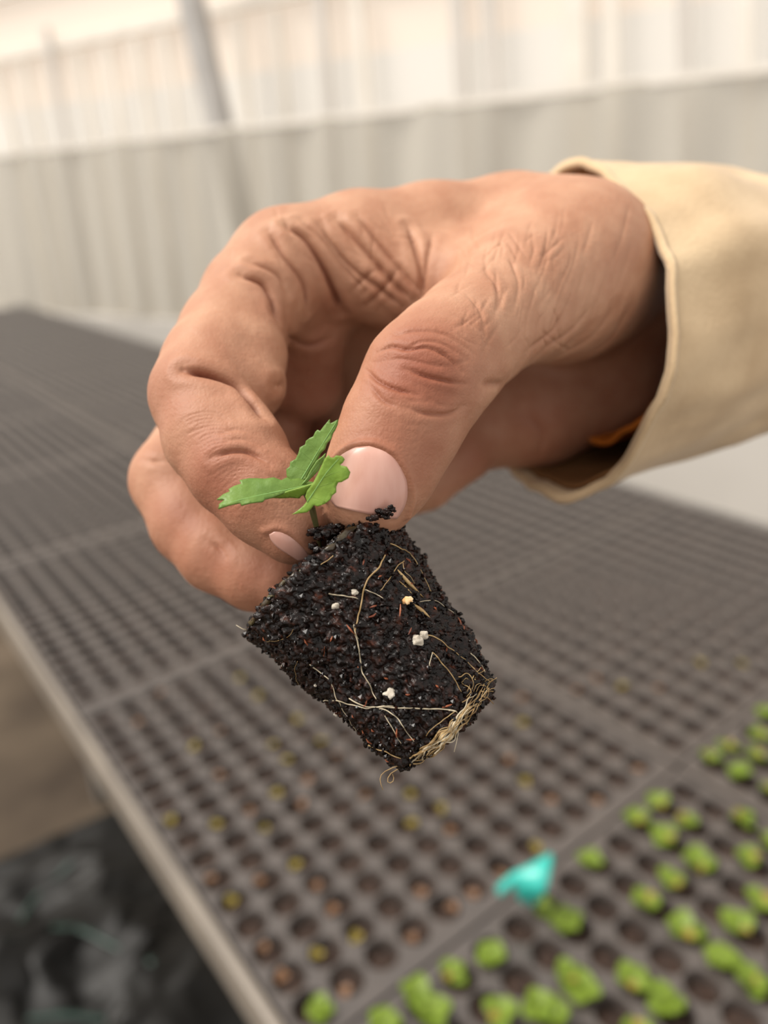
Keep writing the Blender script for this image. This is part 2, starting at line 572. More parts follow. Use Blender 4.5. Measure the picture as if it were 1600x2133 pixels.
SOIL = []
TR = {}
def trays():
    """near column: 14 x 16 cells; far column: trays turned 16 x 14"""
    nearY = [-0.330, 0.581, 1.494] + [1.494 + .911 * k for k in range(1, 10)]
    farY = [-0.16, 0.585, 1.334] + [1.334 + .745 * k for k in range(1, 12)]
    meA = tray_mesh(0, (1.076 - .275) * H, 0, .908 * H, 13, 16, .006 * H, .010 * H, .026 * H, .014 * H, 'tray_body')
    meB = tray_mesh(0, (2.205 - 1.082) * H, 0, .742 * H, 16, 13, .022 * H, .010 * H, .014 * H, .014 * H, 'tray_body')
    discs = {}
    for tagk, (me, xs, ys, rr) in (('A', meA), ('B', meB)):
        lst = []
        for s in range(4):
            v, f = soil_disc_mesh(rr * 0.405, 'soil', s)
            m_ = bpy.data.meshes.new('soil_plug')
            m_.from_pydata(v, [], f)
            m_.materials.append(M['cell_soil'])
            m_.polygons.foreach_set('use_smooth', [True] * len(m_.polygons))
            m_.update()
            lst.append(m_)
        discs[tagk] = lst
    ordn = ['first', 'second', 'third', 'fourth', 'fifth', 'sixth', 'seventh', 'eighth', 'ninth', 'tenth', 'eleventh', 'twelfth', 'thirteenth']
    for col, Ys, pack, x0 in (('A', nearY, meA, .275 * H), ('B', farY, meB, 1.082 * H)):
        me, xs, ys, rr = pack
        for n_, y in enumerate(Ys[:-1]):
            yy = y * H + .002
            t = empty('plug_tray', (x0, yy, TRAY_Z))
            o = bpy.data.objects.new('tray_body', me)
            C.objects.link(o)
            o.parent = t
            if n_ < 2 or (col == 'A' and n_ == 2):
                for i, x in enumerate(xs):
                    for j, y2 in enumerate(ys):
                        z = -0.0095 + rng.uniform(-.003, .002)
                        d_ = inst('soil_plug', discs[col][rng.randrange(4)], (x, y2, z), t, (0, 0, rng.uniform(0, 6.28)))
            else:
                V, F = [], []
                for i, x in enumerate(xs):
                    for j, y2 in enumerate(ys):
                        v, f = soil_disc_mesh(rr * 0.405, '', rng.randrange(99))
                        b = len(V)
                        z = -0.0095 + rng.uniform(-.003, .002)
                        V += [(a_[0] + x, a_[1] + y2, a_[2] + z) for a_ in v]
                        F += [tuple(q + b for q in ff) for ff in f]
                m_ = bpy.data.meshes.new('cell_soil')
                m_.from_pydata(V, [], F)
                m_.materials.append(M['cell_soil'])
                m_.polygons.foreach_set('use_smooth', [True] * len(m_.polygons))
                o2 = inst('cell_soil', m_, (0, 0, 0), t)
                tag(o2, None, None, None, 'stuff')
            if col == 'A':
                lab = ['black plug tray of green seedlings at the lower right, under the turquoise tag',
                       'black plug tray of bare brown cells directly below the held seedling'][n_] if n_ < 2 else \
                      f'black plug tray of bare cells on the pale rail side, {ordn[n_]} from the bottom'
            else:
                lab = ['black plug tray with green seedlings cut off by the right edge',
                       'black plug tray of bare cells right of the held soil plug'][n_] if n_ < 2 else \
                      f'black plug tray of bare cells on the wall side, {ordn[n_]} from the right edge'
            tag(t, lab, 'seedling tray', 'plug trays on the bench')
            TR[(col, n_)] = (t, x0, yy, xs, ys)
trays()

# ------------------------------------------------------------------ floor clutter by the bench
def crumpled(name, cx, cy, w, d, hgt, seed, m, n=60):
    xs = np.linspace(-1, 1, n)
    gx, gy = np.meshgrid(xs, xs)
    p = np.stack([gx.ravel() * 2.2 + seed, gy.ravel() * 2.2, np.full(n * n, seed * 1.7)], 1)
    h1 = 1 - np.abs(vnoise(p, seed))
    h2 = 1 - np.abs(vnoise(p * 2.3 + 5, seed + 1))
    h3 = vnoise(p * 5, seed + 2)
    rr = np.sqrt(gx.ravel() ** 2 + gy.ravel() ** 2)
    env = np.clip(1.15 - rr, 0, 1) ** 0.6
    z = 0.006 + hgt * env * (0.70 * (.5 + .5 * vnoise(p * .8 + 2, seed + 5)) + 0.22 * h1 ** 2 + 0.10 * h2 ** 2 + 0.02 * h3)
    an = vnoise(p * 0.9 + 9, seed + 3)
    x = cx + w * gx.ravel() * (1 + .16 * an) + 0.04 * h3
    y = cy + d * gy.ravel() * (1 + .16 * vnoise(p * 1.1 + 3, seed + 4))
    V = np.stack([x, y, z], 1)
    F = []
    for j in range(n - 1):
        for i in range(n - 1):
            k = j * n + i
            if rr[k] < 1.12 and rr[k + n + 1] < 1.12:
                F.append((k, k + 1, k + n + 1, k + n))
    used = sorted(set(q for f in F for q in f))
    mp = {q: i for i, q in enumerate(used)}
    o = mk(name, V[used], [tuple(mp[q] for q in f) for f in F], m)
    s = o.modifiers.new('thick', 'SOLIDIFY')
    s.thickness = 0.002
    s.offset = 1
    return o

g = on_plane(150, 2010, 0.03)
sheet = crumpled('plastic_sheet', g[0], g[1], .46, .36, .20, 3, M['black_film'], 90)
tag(sheet, 'crumpled black plastic sheet on the floor at the lower left', 'plastic sheet')
sheet_bvh = BVHTree.FromPolygons([(sheet.location + v.co)[:] for v in sheet.data.vertices], [p.vertices[:] for p in sheet.data.polygons])
def on_sheet(px, py, z):
    r_ = ray(px, py)
    h = sheet_bvh.ray_cast(Vector(CAM), Vector(r_))
    return np.array(h[0]) + np.array([0, 0, .006]) if h[0] is not None else on_plane(px, py, .012)

def strap(pts, lab, w=0.005):
    P3 = spline([on_sheet(x, y, z) for x, y, z in pts], 30)
    for _ in range(3):
        P3[1:-1] = (P3[:-2] + P3[1:-1] + P3[2:]) / 3
    t = np.gradient(P3, axis=0)
    t /= np.linalg.norm(t, axis=1)[:, None]
    s = np.cross(t, [0, 0, 1.0])
    s /= np.linalg.norm(s, axis=1)[:, None]
    V = np.vstack([P3 - s * w, P3 + s * w, P3 - s * w - [0, 0, .002], P3 + s * w - [0, 0, .002]])
    n = len(P3)
    F = []
    for i in range(n - 1):
        F += [(i, i + 1, n + i + 1, n + i), (2 * n + i, 3 * n + i, 3 * n + i + 1, 2 * n + i + 1),
              (i, 2 * n + i, 2 * n + i + 1, i + 1), (n + i, n + i + 1, 3 * n + i + 1, 3 * n + i)]
    o = mk('strap', V, F, M['green_strap'], sheet)
    tag(o, lab)
strap([(110, 1935, .19), (170, 1940, .20), (240, 1975, .19), (320, 2010, .14)], 'dark green strap curving over the middle of the black sheet')
strap([(60, 2125, .21), (140, 2118, .22), (220, 2128, .2)], 'short green strap at the bottom left edge')
strap([(25, 1960, .17), (70, 1880, .16), (150, 1800, .13)], 'faint green strap running up the left of the black sheet', .005)
# ------------------------------------------------------------------ the hand: one continuous surface grown from a distance field
VOX = 0.5
LO = np.array([-58.0, -24.0, -224.0])
HI = np.array([98.0, 84.0, -101.0])
NG = np.ceil((HI - LO) / VOX).astype(int) + 1
AX = [LO[i] + VOX * np.arange(NG[i]) for i in range(3)]

def smin(a, b, k):
    h = np.clip(0.5 + 0.5 * (b - a) / k, 0, 1)
    return b * (1 - h) + a * h - k * h * (1 - h)

def sub(lo, hi):
    i0 = np.clip(np.floor((lo - LO) / VOX).astype(int), 0, NG)
    i1 = np.clip(np.ceil((hi - LO) / VOX).astype(int) + 1, 0, NG)
    return tuple(slice(a, b) for a, b in zip(i0, i1))

def cone(sl, a, b, r1, r2):
    x = (AX[0][sl[0]] - a[0])[:, None, None]
    y = (AX[1][sl[1]] - a[1])[None, :, None]
    z = (AX[2][sl[2]] - a[2])[None, None, :]
    ab = b - a
    t = np.clip((x * ab[0] + y * ab[1] + z * ab[2]) / (ab @ ab), 0, 1).astype(np.float32)
    d = np.sqrt((x - t * ab[0]) ** 2 + (y - t * ab[1]) ** 2 + (z - t * ab[2]) ** 2) - (r1 + t * (r2 - r1))
    return d.astype(np.float32)

def chain(pts, k=2.0, marg=9.0):
    """chain of (px, py, depth, radius) -> (slice, field)"""
    P3 = [cp(*p[:3]) for p in pts]
    rr = [p[3] for p in pts]
    lo = np.min([p - r for p, r in zip(P3, rr)], 0) - marg
    hi = np.max([p + r for p, r in zip(P3, rr)], 0) + marg
    sl = sub(lo, hi)
    d = None
    for i in range(len(pts) - 1):
        e = cone(sl, P3[i], P3[i + 1], rr[i], rr[i + 1])
        d = e if d is None else smin(d, e, k)
    return sl, d

PALM = [
    ([(600, 560, 152, 10.5), (750, 530, 157, 11.2), (900, 512, 162, 11.6), (1060, 500, 167, 12.6), (1230, 545, 175, 14.5)], 7),
    ([(580, 650, 172, 10.0), (800, 620, 174, 12), (1250, 620, 182, 14)], 8),
    ([(600, 745, 186, 10.0), (820, 720, 184, 12), (1250, 670, 188, 14)], 8),
    ([(700, 840, 196, 10.0), (900, 810, 190, 12.5), (1240, 740, 192, 14)], 8),
    ([(980, 890, 184, 11.0), (1120, 850, 184, 13), (1270, 800, 186, 13)], 7),       # heel of the hand
    ([(1140, 582, 152, 15.0), (1192, 562, 158, 16.6), (1285, 600, 178, 16), (1460, 650, 202, 18), (1600, 650, 216, 18)], 8),
    ([(690, 560, 154, 7.5), (800, 575, 153, 8.0), (930, 590, 150, 9.0)], 6),         # web of the thumb
    ([(618, 575, 154, 6.5), (642, 690, 159, 7), (640, 800, 168, 8)], 4),                                # fold at the base of the index finger
    ([(740, 530, 152, 7.5), (830, 615, 152, 6.5)], 4),
]
PADS = {'index': [[(512, 680, 138, 6.2), (520, 740, 134, 6.2), (514, 806, 129.5, 6.4)], [(492, 900, 121.5, 6.2), (520, 935, 119.5, 5.8)], [(560, 1005, 116.5, 5.6), (606, 1060, 115.6, 5.2)]]}
FINGERS = {
    'index': [(600, 560, 152, 10.5), (532, 622, 146, 9.8), (482, 700, 139, 9.0), (450, 770, 132, 9.1), (427, 824, 127.5, 8.8), (447, 905, 123, 8.0),
              (496, 974, 119.5, 7.7), (560, 1040, 117.5, 7.2), (612, 1092, 116.5, 6.2)],
    'middle': [(580, 650, 172, 10.0), (470, 830, 161, 8.6), (362, 1000, 147, 8.0), (402, 1088, 141.5, 7.6), (457, 1148, 137.5, 7.3), (535, 1192, 134, 6.6), (585, 1206, 132, 6.0)],
    'ring': [(600, 745, 186, 10.0), (565, 880, 178, 9.0), (560, 1000, 169, 8.6), (640, 1030, 164, 8.0), (740, 1030, 163, 7.4), (830, 985, 165, 7.0)],
    'little': [(700, 840, 196, 10.0), (690, 940, 189, 8.2), (710, 1015, 183, 7.8), (780, 1035, 178, 7.4), (880, 1000, 176, 7.0), (960, 950, 177, 6.6)],
    'thumb': [(1150, 585, 152, 15.0), (1075, 622, 139, 11.6), (985, 695, 127, 9.4), (932, 742, 121, 9.2), (886, 795, 117.8, 9.4), (835, 890, 116, 8.7), (795, 975, 115.2, 8.0), (766, 1030, 114.6, 7.1)],
}
BLEND = {'index': 5.0, 'middle': 5.0, 'ring': 5.0, 'little': 5.0, 'thumb': 7.0}

palm = np.full(tuple(NG), 40.0, np.float32)
for pts, k in PALM:
    sl, d = chain(pts, 5.0, marg=12.0)
    palm[sl] = smin(palm[sl], d, k)
field = palm.copy()
for nm, pts in FINGERS.items():
    sl, d = chain(pts, 1.8 if nm != 'thumb' else 2.4, marg=10.0)
    for pad in PADS.get(nm, ()):
        ps, pd = chain(pad, 2.0, marg=4.0)
        lo_ = [max(ps[i].start, sl[i].start) for i in range(3)]
        hi_ = [min(ps[i].stop, sl[i].stop) for i in range(3)]
        ls = tuple(slice(lo_[i] - sl[i].start, hi_[i] - sl[i].start) for i in range(3))
        lp = tuple(slice(lo_[i] - ps[i].start, hi_[i] - ps[i].start) for i in range(3))
        d[ls] = smin(d[ls], pd[lp], 1.6)
    field[sl] = np.minimum(field[sl], smin(palm[sl], d, BLEND[nm]))

def surface_nets(D, lo, h):
    neg = D < 0
    nx, ny, nz = D.shape
    corner = [(a, b, c) for a in (0, 1) for b in (0, 1) for c in (0, 1)]
    cnt = np.zeros((nx - 1, ny - 1, nz - 1), np.int8)
    for a, b, c in corner:
        cnt += neg[a:nx - 1 + a, b:ny - 1 + b, c:nz - 1 + c]
    idx = np.argwhere((cnt > 0) & (cnt < 8))
    vid = np.full(cnt.shape, -1, np.int32)
    vid[idx[:, 0], idx[:, 1], idx[:, 2]] = np.arange(len(idx))
    val = {k: D[idx[:, 0] + k[0], idx[:, 1] + k[1], idx[:, 2] + k[2]] for k in corner}
    acc = np.zeros((len(idx), 3))
    n = np.zeros(len(idx))
    for k in corner:
        for ax in range(3):
            if k[ax]:
                continue
            k2 = list(k)
            k2[ax] = 1
            k2 = tuple(k2)
            va, vb = val[k], val[k2]
            m = (va < 0) != (vb < 0)
            t = np.where(m, va / np.where(m, va - vb, 1), 0)
            p = np.tile(np.array(k, float), (len(idx), 1))
            p[:, ax] += t
            acc[m] += p[m]
            n[m] += 1
    V = lo + h * (idx + acc / n[:, None])
    Q = []
    for ax in range(3):
        o1, o2 = [(1, 2), (2, 0), (0, 1)][ax]
        s0 = [slice(None)] * 3
        s1 = [slice(None)] * 3
        s0[ax] = slice(0, -1)
        s1[ax] = slice(1, None)
        e = np.argwhere(neg[tuple(s0)] != neg[tuple(s1)])
        e = e[(e[:, o1] > 0) & (e[:, o2] > 0) & (e[:, o1] < D.shape[o1] - 1) & (e[:, o2] < D.shape[o2] - 1)]
        inside = neg[e[:, 0], e[:, 1], e[:, 2]]
        def g(d1, d2):
            q = e.copy()
            q[:, o1] -= d1
            q[:, o2] -= d2
            return vid[q[:, 0], q[:, 1], q[:, 2]]
        quad = np.stack([g(1, 1), g(0, 1), g(0, 0), g(1, 0)], 1)
        quad[~inside] = quad[~inside][:, ::-1]
        Q.append(quad)
    return V, np.vstack(Q)

HV, HF_ = surface_nets(field, LO, VOX)
del palm, field

def vnormals(V, F):
    fn = np.cross(V[F[:, 2]] - V[F[:, 0]], V[F[:, 3]] - V[F[:, 1]])
    N = np.zeros_like(V)
    for k in range(4):
        np.add.at(N, F[:, k], fn)
    return N / (np.linalg.norm(N, axis=1)[:, None] + 1e-12)

def lap(V, F, it, w=0.5):
    e = np.vstack([F[:, [0, 1]], F[:, [1, 2]], F[:, [2, 3]], F[:, [3, 0]]])
    e = np.vstack([e, e[:, ::-1]])
    deg = np.bincount(e[:, 0], minlength=len(V))[:, None]
    for _ in range(it):
        s = np.stack([np.bincount(e[:, 0], weights=V[e[:, 1], c], minlength=len(V)) for c in range(3)], 1)
        V = V * (1 - w) + w * s / np.maximum(deg, 1)
    return V

HV = lap(HV, HF_, 4)
HN = vnormals(HV, HF_)
hand_bvh = BVHTree.FromPolygons(HV.tolist(), HF_.tolist())

def shoot(bvh, px, py):
    d = Vector((px - CX, -(py - CY), -FPX)).normalized()
    h = bvh.ray_cast(Vector((0, 0, 0)), d)
    return (np.array(h[0]), np.array(h[1])) if h[0] is not None else (None, None)

def polydist(P, line):
    best = np.full(len(P), 1e9)
    for a, b in zip(line[:-1], line[1:]):
        ab = b - a
        t = np.clip(((P - a) @ ab) / (ab @ ab + 1e-9), 0, 1)
        best = np.minimum(best, np.linalg.norm(P - a - t[:, None] * ab, axis=1))
    return best

def surf_line(bvh, pts, n=None):
    out = []
    for x, y in spline(np.array(pts, float), n or max(8, 6 * len(pts))):
        h, _ = shoot(bvh, x, y)
        if h is not None and (not out or np.linalg.norm(h - out[-1]) < 9):
            out.append(h)
    return np.array(out)

# skin folds and creases: (polyline, depth mm, width mm, bulge on both sides mm)
CREASE = [
    ([(380, 770), (440, 780), (490, 803), (524, 838), (545, 866)], 1.5, 1.0, .4),
    ([(438, 954), (480, 941), (520, 943), (562, 966)], .45, .6, .25),
    ([(450, 905), (490, 893), (530, 905)], .15, .6, .1),
    ([(455, 925), (500, 915), (545, 930)], .15, .5, .1),
    ([(500, 572), (545, 590), (566, 625), (574, 660)], 1.2, .9, .4),
    ([(520, 545), (575, 570), (600, 610)], .5, .7, .3),
    ([(560, 480), (590, 530), (632, 590), (640, 650)], .6, .8, .3),
    ([(598, 470), (640, 500), (676, 560), (700, 620), (712, 650)], 1.1, .9, .5),
    ([(625, 460), (680, 510), (720, 560), (760, 605)], .5, .7, .25),
    ([(665, 470), (730, 555), (790, 600), (838, 640)], .6, .7, .3),
    ([(700, 455), (760, 520), (820, 590), (862, 632)], .7, .8, .35),
    ([(745, 450), (800, 520), (850, 580), (878, 615)], .55, .7, .25),
    ([(850, 470), (868, 530), (880, 585), (882, 615)], .7, .8, .35),
    ([(900, 490), (890, 545), (884, 600)], .45, .7, .2),
    ([(760, 640), (800, 600), (830, 560)], .3, .6, .15),
    ([(730, 610), (765, 575), (790, 560)], .25, .6, .12),
    ([(600, 700), (640, 720), (690, 705)], .4, .8, .2),
    # thumb knuckle
    ([(783, 735), (815, 722), (850, 728), (890, 724), (930, 742), (962, 775)], .32, .42, .12),
    ([(840, 730), (880, 712), (925, 718), (965, 745)], .2, .4, .08),
    ([(762, 770), (790, 795), (830, 812), (870, 822)], .36, .42, .14),
    ([(845, 768), (880, 782), (925, 793), (968, 800)], .36, .42, .14),
    ([(850, 850), (890, 862), (935, 862), (968, 845)], .28, .5, .12),
    ([(770, 800), (800, 835), (840, 850)], .22, .5, .1),
    ([(820, 700), (870, 688), (930, 697), (985, 735)], .2, .5, .1),
    ([(800, 750), (840, 748), (900, 760), (950, 765)], .12, .35, .05),
    
    # back of the thumb and wrist
    ([(1010, 560), (1040, 610), (1030, 660)], .16, .6, .06),
    ([(1060, 530), (1080, 590), (1070, 650)], .14, .6, .06),
    ([(970, 610), (1000, 650), (1010, 700)], .14, .5, .06),
    ([(1230, 640), (1190, 690), (1130, 730)], .3, 1.1, .15),
    ([(1280, 640), (1230, 705), (1150, 750)], .3, 1.2, .15),
    ([(1180, 640), (1150, 690), (1100, 730)], .22, 1.0, .1),
    ([(1310, 640), (1270, 710), (1200, 755)], .25, 1.2, .1),
    # other fingers
    ([(300, 958), (335, 962), (370, 958)], .3, .7, .15),
    ([(430, 1125), (455, 1140), (470, 1160)], .3, .7, .15),
    ([(575, 803), (640, 800), (715, 808)], .8, .9, .4),
    ([(1000, 800), (1100, 800), (1200, 770)], .4, 1.2, .2),
    ([(1095, 860), (1130, 900), (1120, 950)], .3, 1.2, .15),
]
cr = random.Random(21)
for _ in range(70):       # fine net of lines on the back of the thumb
    x, y = cr.uniform(955, 1180), cr.uniform(450, 720)
    if (x - 955) * .85 + (y - 720) < -190 or (x - 1000) * .8 + (740 - y) * -.3 < -120:
        continue
    a_, L_ = cr.gauss(1.75, .45), cr.uniform(14, 40)
    dx, dy = math.cos(a_) * L_, math.sin(a_) * L_
    CREASE.append(([(x - dx, y - dy), (x + cr.uniform(-6, 6), y + cr.uniform(-6, 6)), (x + dx, y + dy)], cr.uniform(.07, .16), .42, .03))
for _ in range(26):       # long faint lines towards the wrist
    x, y = cr.uniform(1130, 1310), cr.uniform(470, 690)
    L_ = cr.uniform(25, 60)
    CREASE.append(([(x + L_ * .25, y - L_), (x, y), (x - L_ * .35, y + L_)], cr.uniform(.05, .12), .6, .03))
for k in range(26):       # ridged skin across the inner side of the index finger
    t = k / 25
    bx, by = 430 + 120 * t, 868 + 178 * t
    CREASE.append(([(bx - 62 + cr.uniform(-12, 12), by + 12 + 10 * t), (bx - 25, by - 6), (bx + 20, by - 8), (bx + 58 + cr.uniform(-10, 10), by + 14)], cr.uniform(.05, .10), .3, .02))
for k in range(11):       # little lines round the thumb knuckle
    x, y = cr.uniform(790, 970), cr.uniform(690, 870)
    a_, L_ = cr.gauss(.25, .35), cr.uniform(12, 30)
    CREASE.append(([(x - math.cos(a_) * L_, y - math.sin(a_) * L_), (x, y + 3), (x + math.cos(a_) * L_, y + math.sin(a_) * L_)], cr.uniform(.08, .18), .4, .03))
for _ in range(24):       # short lines in the web
    x, y = cr.uniform(560, 900), cr.uniform(440, 560)
    a_, L_ = cr.gauss(1.0, .3), cr.uniform(15, 40)
    CREASE.append(([(x - math.cos(a_) * L_, y - math.sin(a_) * L_), (x, y), (x + math.cos(a_) * L_, y + math.sin(a_) * L_)], cr.uniform(.06, .18), .45, .04))

# finer mesh where the camera is close: split those quads in four
fc_ = HV[HF_].mean(1)
fn_ = HN[HF_].mean(1)
sel = (np.sum(fn_ * -fc_, 1) / np.linalg.norm(fc_, axis=1) > -.25) & (fc_[:, 2] > -163)
SFc = HF_[sel]
n0 = len(HV)
ed = np.sort(np.vstack([SFc[:, [0, 1]], SFc[:, [1, 2]], SFc[:, [2, 3]], SFc[:, [3, 0]]]), 1)
ue, einv = np.unique(ed[:, 0].astype(np.int64) * n0 + ed[:, 1], return_inverse=True)
ua, ub = ue // n0, ue % n0
em = (n0 + einv).reshape(4, -1).T
fcid = n0 + len(ue) + np.arange(len(SFc))
ecount = np.bincount(einv)
keep = HF_[~sel]
newV = np.vstack([HV, (HV[ua] + HV[ub]) / 2, HV[SFc].mean(1)])
newF = np.vstack([keep] + [np.stack([SFc[:, k], em[:, k], fcid, em[:, k - 1]], 1) for k in range(4)])
tj = n0 + np.where(ecount == 1)[0]                       # mid points on the border of the fine zone
tja, tjb = ua[tj - n0], ub[tj - n0]
sm_ = lap(newV, newF, 2)
inner = np.ones(len(newV), bool)
inner[tj] = False
inner[tja] = False
inner[tjb] = False
newV[inner] = sm_[inner]
HV, HF_ = newV, newF
HN = vnormals(HV, HF_)
disp = np.zeros(len(HV))
for pts, dep, wid, bul in CREASE:
    ln = surf_line(hand_bvh, pts)
    if len(ln) < 2:
        continue
    near = np.where(np.all((HV > ln.min(0) - 5) & (HV < ln.max(0) + 5), axis=1))[0]
    dd = polydist(HV[near], ln)
    # fade at both ends
    de = np.minimum(np.linalg.norm(HV[near] - ln[0], axis=1), np.linalg.norm(HV[near] - ln[-1], axis=1))
    fade = np.clip(de / 2.5, 0.25, 1)
    disp[near] += fade * 1.3 * (-dep * np.exp(-(dd / (.55 * wid)) ** 2) + .7 * bul * np.exp(-((dd - 2.0 * wid) / (1.3 * wid)) ** 2))
for pts, hgt in (([(680, 1040), (682, 985), (698, 952), (735, 928), (778, 923), (822, 943), (850, 985), (860, 1035), (850, 1075)], .55),
                 ([(552, 1106), (580, 1099), (616, 1116), (648, 1148)], .35)):
    ln = surf_line(hand_bvh, pts)
    near = np.where(np.all((HV > ln.min(0) - 4) & (HV < ln.max(0) + 4), axis=1))[0]
    disp[near] += hgt * np.exp(-(polydist(HV[near], ln) / .62) ** 2)
flesh = 0.13 * vnoise(HV / 7.0, 3)
nail_bvh = BVHTree.FromPolygons((HV + HN * flesh[:, None]).tolist(), HF_.tolist())
# soft irregularity of flesh plus fine lines
disp += flesh + 0.035 * vnoise(HV / 2.4, 4)
disp -= .05 * np.abs(vnoise(HV / 1.1, 71)) ** .5
HV2 = HV + HN * disp[:, None]
HV2[tj] = (HV2[tja] + HV2[tjb]) / 2
hand_bvh2 = BVHTree.FromPolygons(HV2.tolist(), HF_.tolist())
tint = np.zeros(len(HV2))
for px, py, r_, a in ((870, 770, 10, .8), (820, 900, 9, .6), (880, 930, 9, .5), (600, 1120, 8, .5), (450, 1000, 11, .65), (350, 830, 10, .4), (430, 860, 9, .35),
                      (560, 1200, 12, .5), (370, 1090, 14, .45), (440, 1180, 11, .5), (470, 720, 7, .18), (660, 800, 16, .6), (640, 900, 14, .5), (700, 640, 8, .3), (850, 620, 7, .25),
                      (1000, 950, 14, .5), (1150, 880, 18, .45), (1250, 800, 16, .35), (560, 620, 5, .25), (780, 890, 6, .35)):
    h, _ = shoot(hand_bvh, px, py)
    if h is not None:
        tint = np.maximum(tint, a * np.exp(-(np.linalg.norm(HV2 - h, axis=1) / r_) ** 2))
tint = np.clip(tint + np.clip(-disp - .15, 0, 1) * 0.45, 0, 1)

person = empty('person', c2w(cp(1320, 640, 178)))
tag(person, 'bare hand in a cream cuffed sleeve pinching a seedling between thumb and index finger', 'person')
hand = mk('hand', c2w(HV2), HF_, M['skin'], person)
at = hand.data.attributes.new('tint', 'FLOAT', 'POINT')
at.data.foreach_set('value', tint.astype(np.float32))

def nail(name, left, right, nv, nu, lift, parent, fold=.28):
    L = spline(np.array(left, float), nv)
    Rr = spline(np.array(right, float), nv)
    V = []
    for j in range(nv):
        for i in range(nu):
            u = i / (nu - 1)
            x, y = L[j] * (1 - u) + Rr[j] * u
            h, n = shoot(nail_bvh, x, y)
            if h is None:
                h, n = V[-1][0], V[-1][1]
            e = min(u, 1 - u) * 2
            ev = min(1.0, j / 3.0)
            off = lift * (1 - (1 - e) ** 3) * (0.4 + 0.6 * ev) - .02
            V.append((h, n, off))
    P3 = np.array([h + n * o for h, n, o in V])
    F = []
    for j in range(nv - 1):
        for i in range(nu - 1):
            k = j * nu + i
            F.append((k, k + nu, k + nu + 1, k + 1))
    G = P3.reshape(nv, nu, 3)
    for _ in range(4):
        G[1:-1, 1:-1] = (G[:-2, 1:-1] + G[2:, 1:-1] + G[1:-1, :-2] + G[1:-1, 2:]) / 4
    o = mk(name, c2w(G.reshape(-1, 3)), F, M['nail'], parent)
    s = o.modifiers.new('thick', 'SOLIDIFY')
    s.thickness = 0.0004
    s.offset = 0
    return o

nl = nail('thumb_nail', [(736, 934), (702, 953), (686, 985), (681, 1015), (686, 1036), (700, 1054)],
          [(774, 930), (817, 949), (842, 988), (848, 1024), (842, 1054), (826, 1080)], 22, 18, .34, person)
tag(nl, 'pale pink thumbnail')
nl = nail('index_nail', [(562, 1112), (566, 1124), (580, 1140), (604, 1155), (622, 1166)],
          [(572, 1107), (592, 1110), (616, 1126), (636, 1146), (648, 1160)], 14, 10, .2, person)
tag(nl, 'pale pink fingernail')

# ------------------------------------------------------------------ sleeve
def ring_pts(ctr, vv, nn, m):
    th = np.linspace(0, 2 * math.pi, m, endpoint=False)
    return ctr + np.outer(np.cos(th), vv) + np.outer(np.sin(th), nn), th

def sleeve_keys():
    K = []
    T, N_, B, Fq = cp(1190, 356, 172), cp(1366, 650, 141), cp(1205, 1040, 164), cp(1000, 740, 200)
    K.append(((T + B) / 2 * .5 + (N_ + Fq) / 2 * .5, (T - B) / 2, (N_ - Fq) / 2))
    for px, py, d, hv, hn in ((1290, 678, 177, 34.5, 32), (1420, 660, 187, 33.5, 31), (1510, 655, 196, 32.0, 29), (1605, 648, 206, 30.5, 29), (1700, 645, 218, 30.0, 29)):
        K.append((cp(px, py, d), np.array([-1.5, hv, 0]), hn * np.array([.5, 0.02, .866])))
    return K
SK = sleeve_keys()
SKC, SKV, SKN = (np.array([k[i] for k in SK]) for i in range(3))

def sleeve_loft(t0, t1, nt, m, off, seed=0, wr=1.0):
    cs, vs, ns_ = (spline(a, 400) for a in (SKC, SKV, SKN))
    V = []
    for j in range(nt):
        t = t0 + (t1 - t0) * j / (nt - 1)
        i = min(399, int(t * 399))
        vv, nn = vs[i] * (1 + off / np.linalg.norm(vs[i])), ns_[i] * (1 + off / np.linalg.norm(ns_[i]))
        p, th = ring_pts(cs[i], vv, nn, m)
        rad = p - cs[i]
        rad /= np.linalg.norm(rad, axis=1)[:, None]
        q = np.stack([np.cos(th) * 1.6, np.sin(th) * 1.6, np.full(m, t * 5)], 1)
        q2 = np.stack([np.cos(th) * 4, np.sin(th) * 4, np.full(m, t * 4)], 1)
        p = p + rad * (wr * (1.6 * vnoise(q, 21) + 1.3 * vnoise(q2, 22) + .5 * vnoise(q2 * 2.3, 23)))[:, None]
        V.append(p)
    V = np.vstack(V)
    F = [(j * m + k, j * m + (k + 1) % m, (j + 1) * m + (k + 1) % m, (j + 1) * m + k) for j in range(nt - 1) for k in range(m)]
    return V, F

def cloth(name, V, F, m, th, parent):
    o = mk(name, c2w(V), F, m, parent)
    s = o.modifiers.new('thick', 'SOLIDIFY')
    s.thickness = th
    s.offset = 0
    return o
V, F = sleeve_loft(0.0, 0.755, 60, 120, 0.0)
cuff = cloth('sleeve_cuff', V, F, M['cuff'], 0.0016, person)
tag(cuff, 'cream cotton cuff')
V, F = sleeve_loft(0.0, 0.012, 3, 120, 0.5)
cloth('hem', V, F, M['cuff'], 0.0014, cuff)
V, F = sleeve_loft(0.03, 0.72, 40, 120, -1.6)
ln = cloth('sleeve_lining', V, F, M['lining'], 0.0008, person)
tag(ln, 'brown lining inside the cuff')
V, F = sleeve_loft(0.13, 0.7, 30, 120, -8.5, wr=1.3)
ln = cloth('inner_sleeve', V, F, M['orange'], 0.0012, person)
tag(ln, 'orange inner sleeve deep in the cuff')
V, F = sleeve_loft(0.735, 1.0, 20, 120, -1.2)
sl_ = cloth('sleeve', V, F, M['olive'], 0.0014, person)
tag(sl_, 'olive sleeve above the cream cuff')

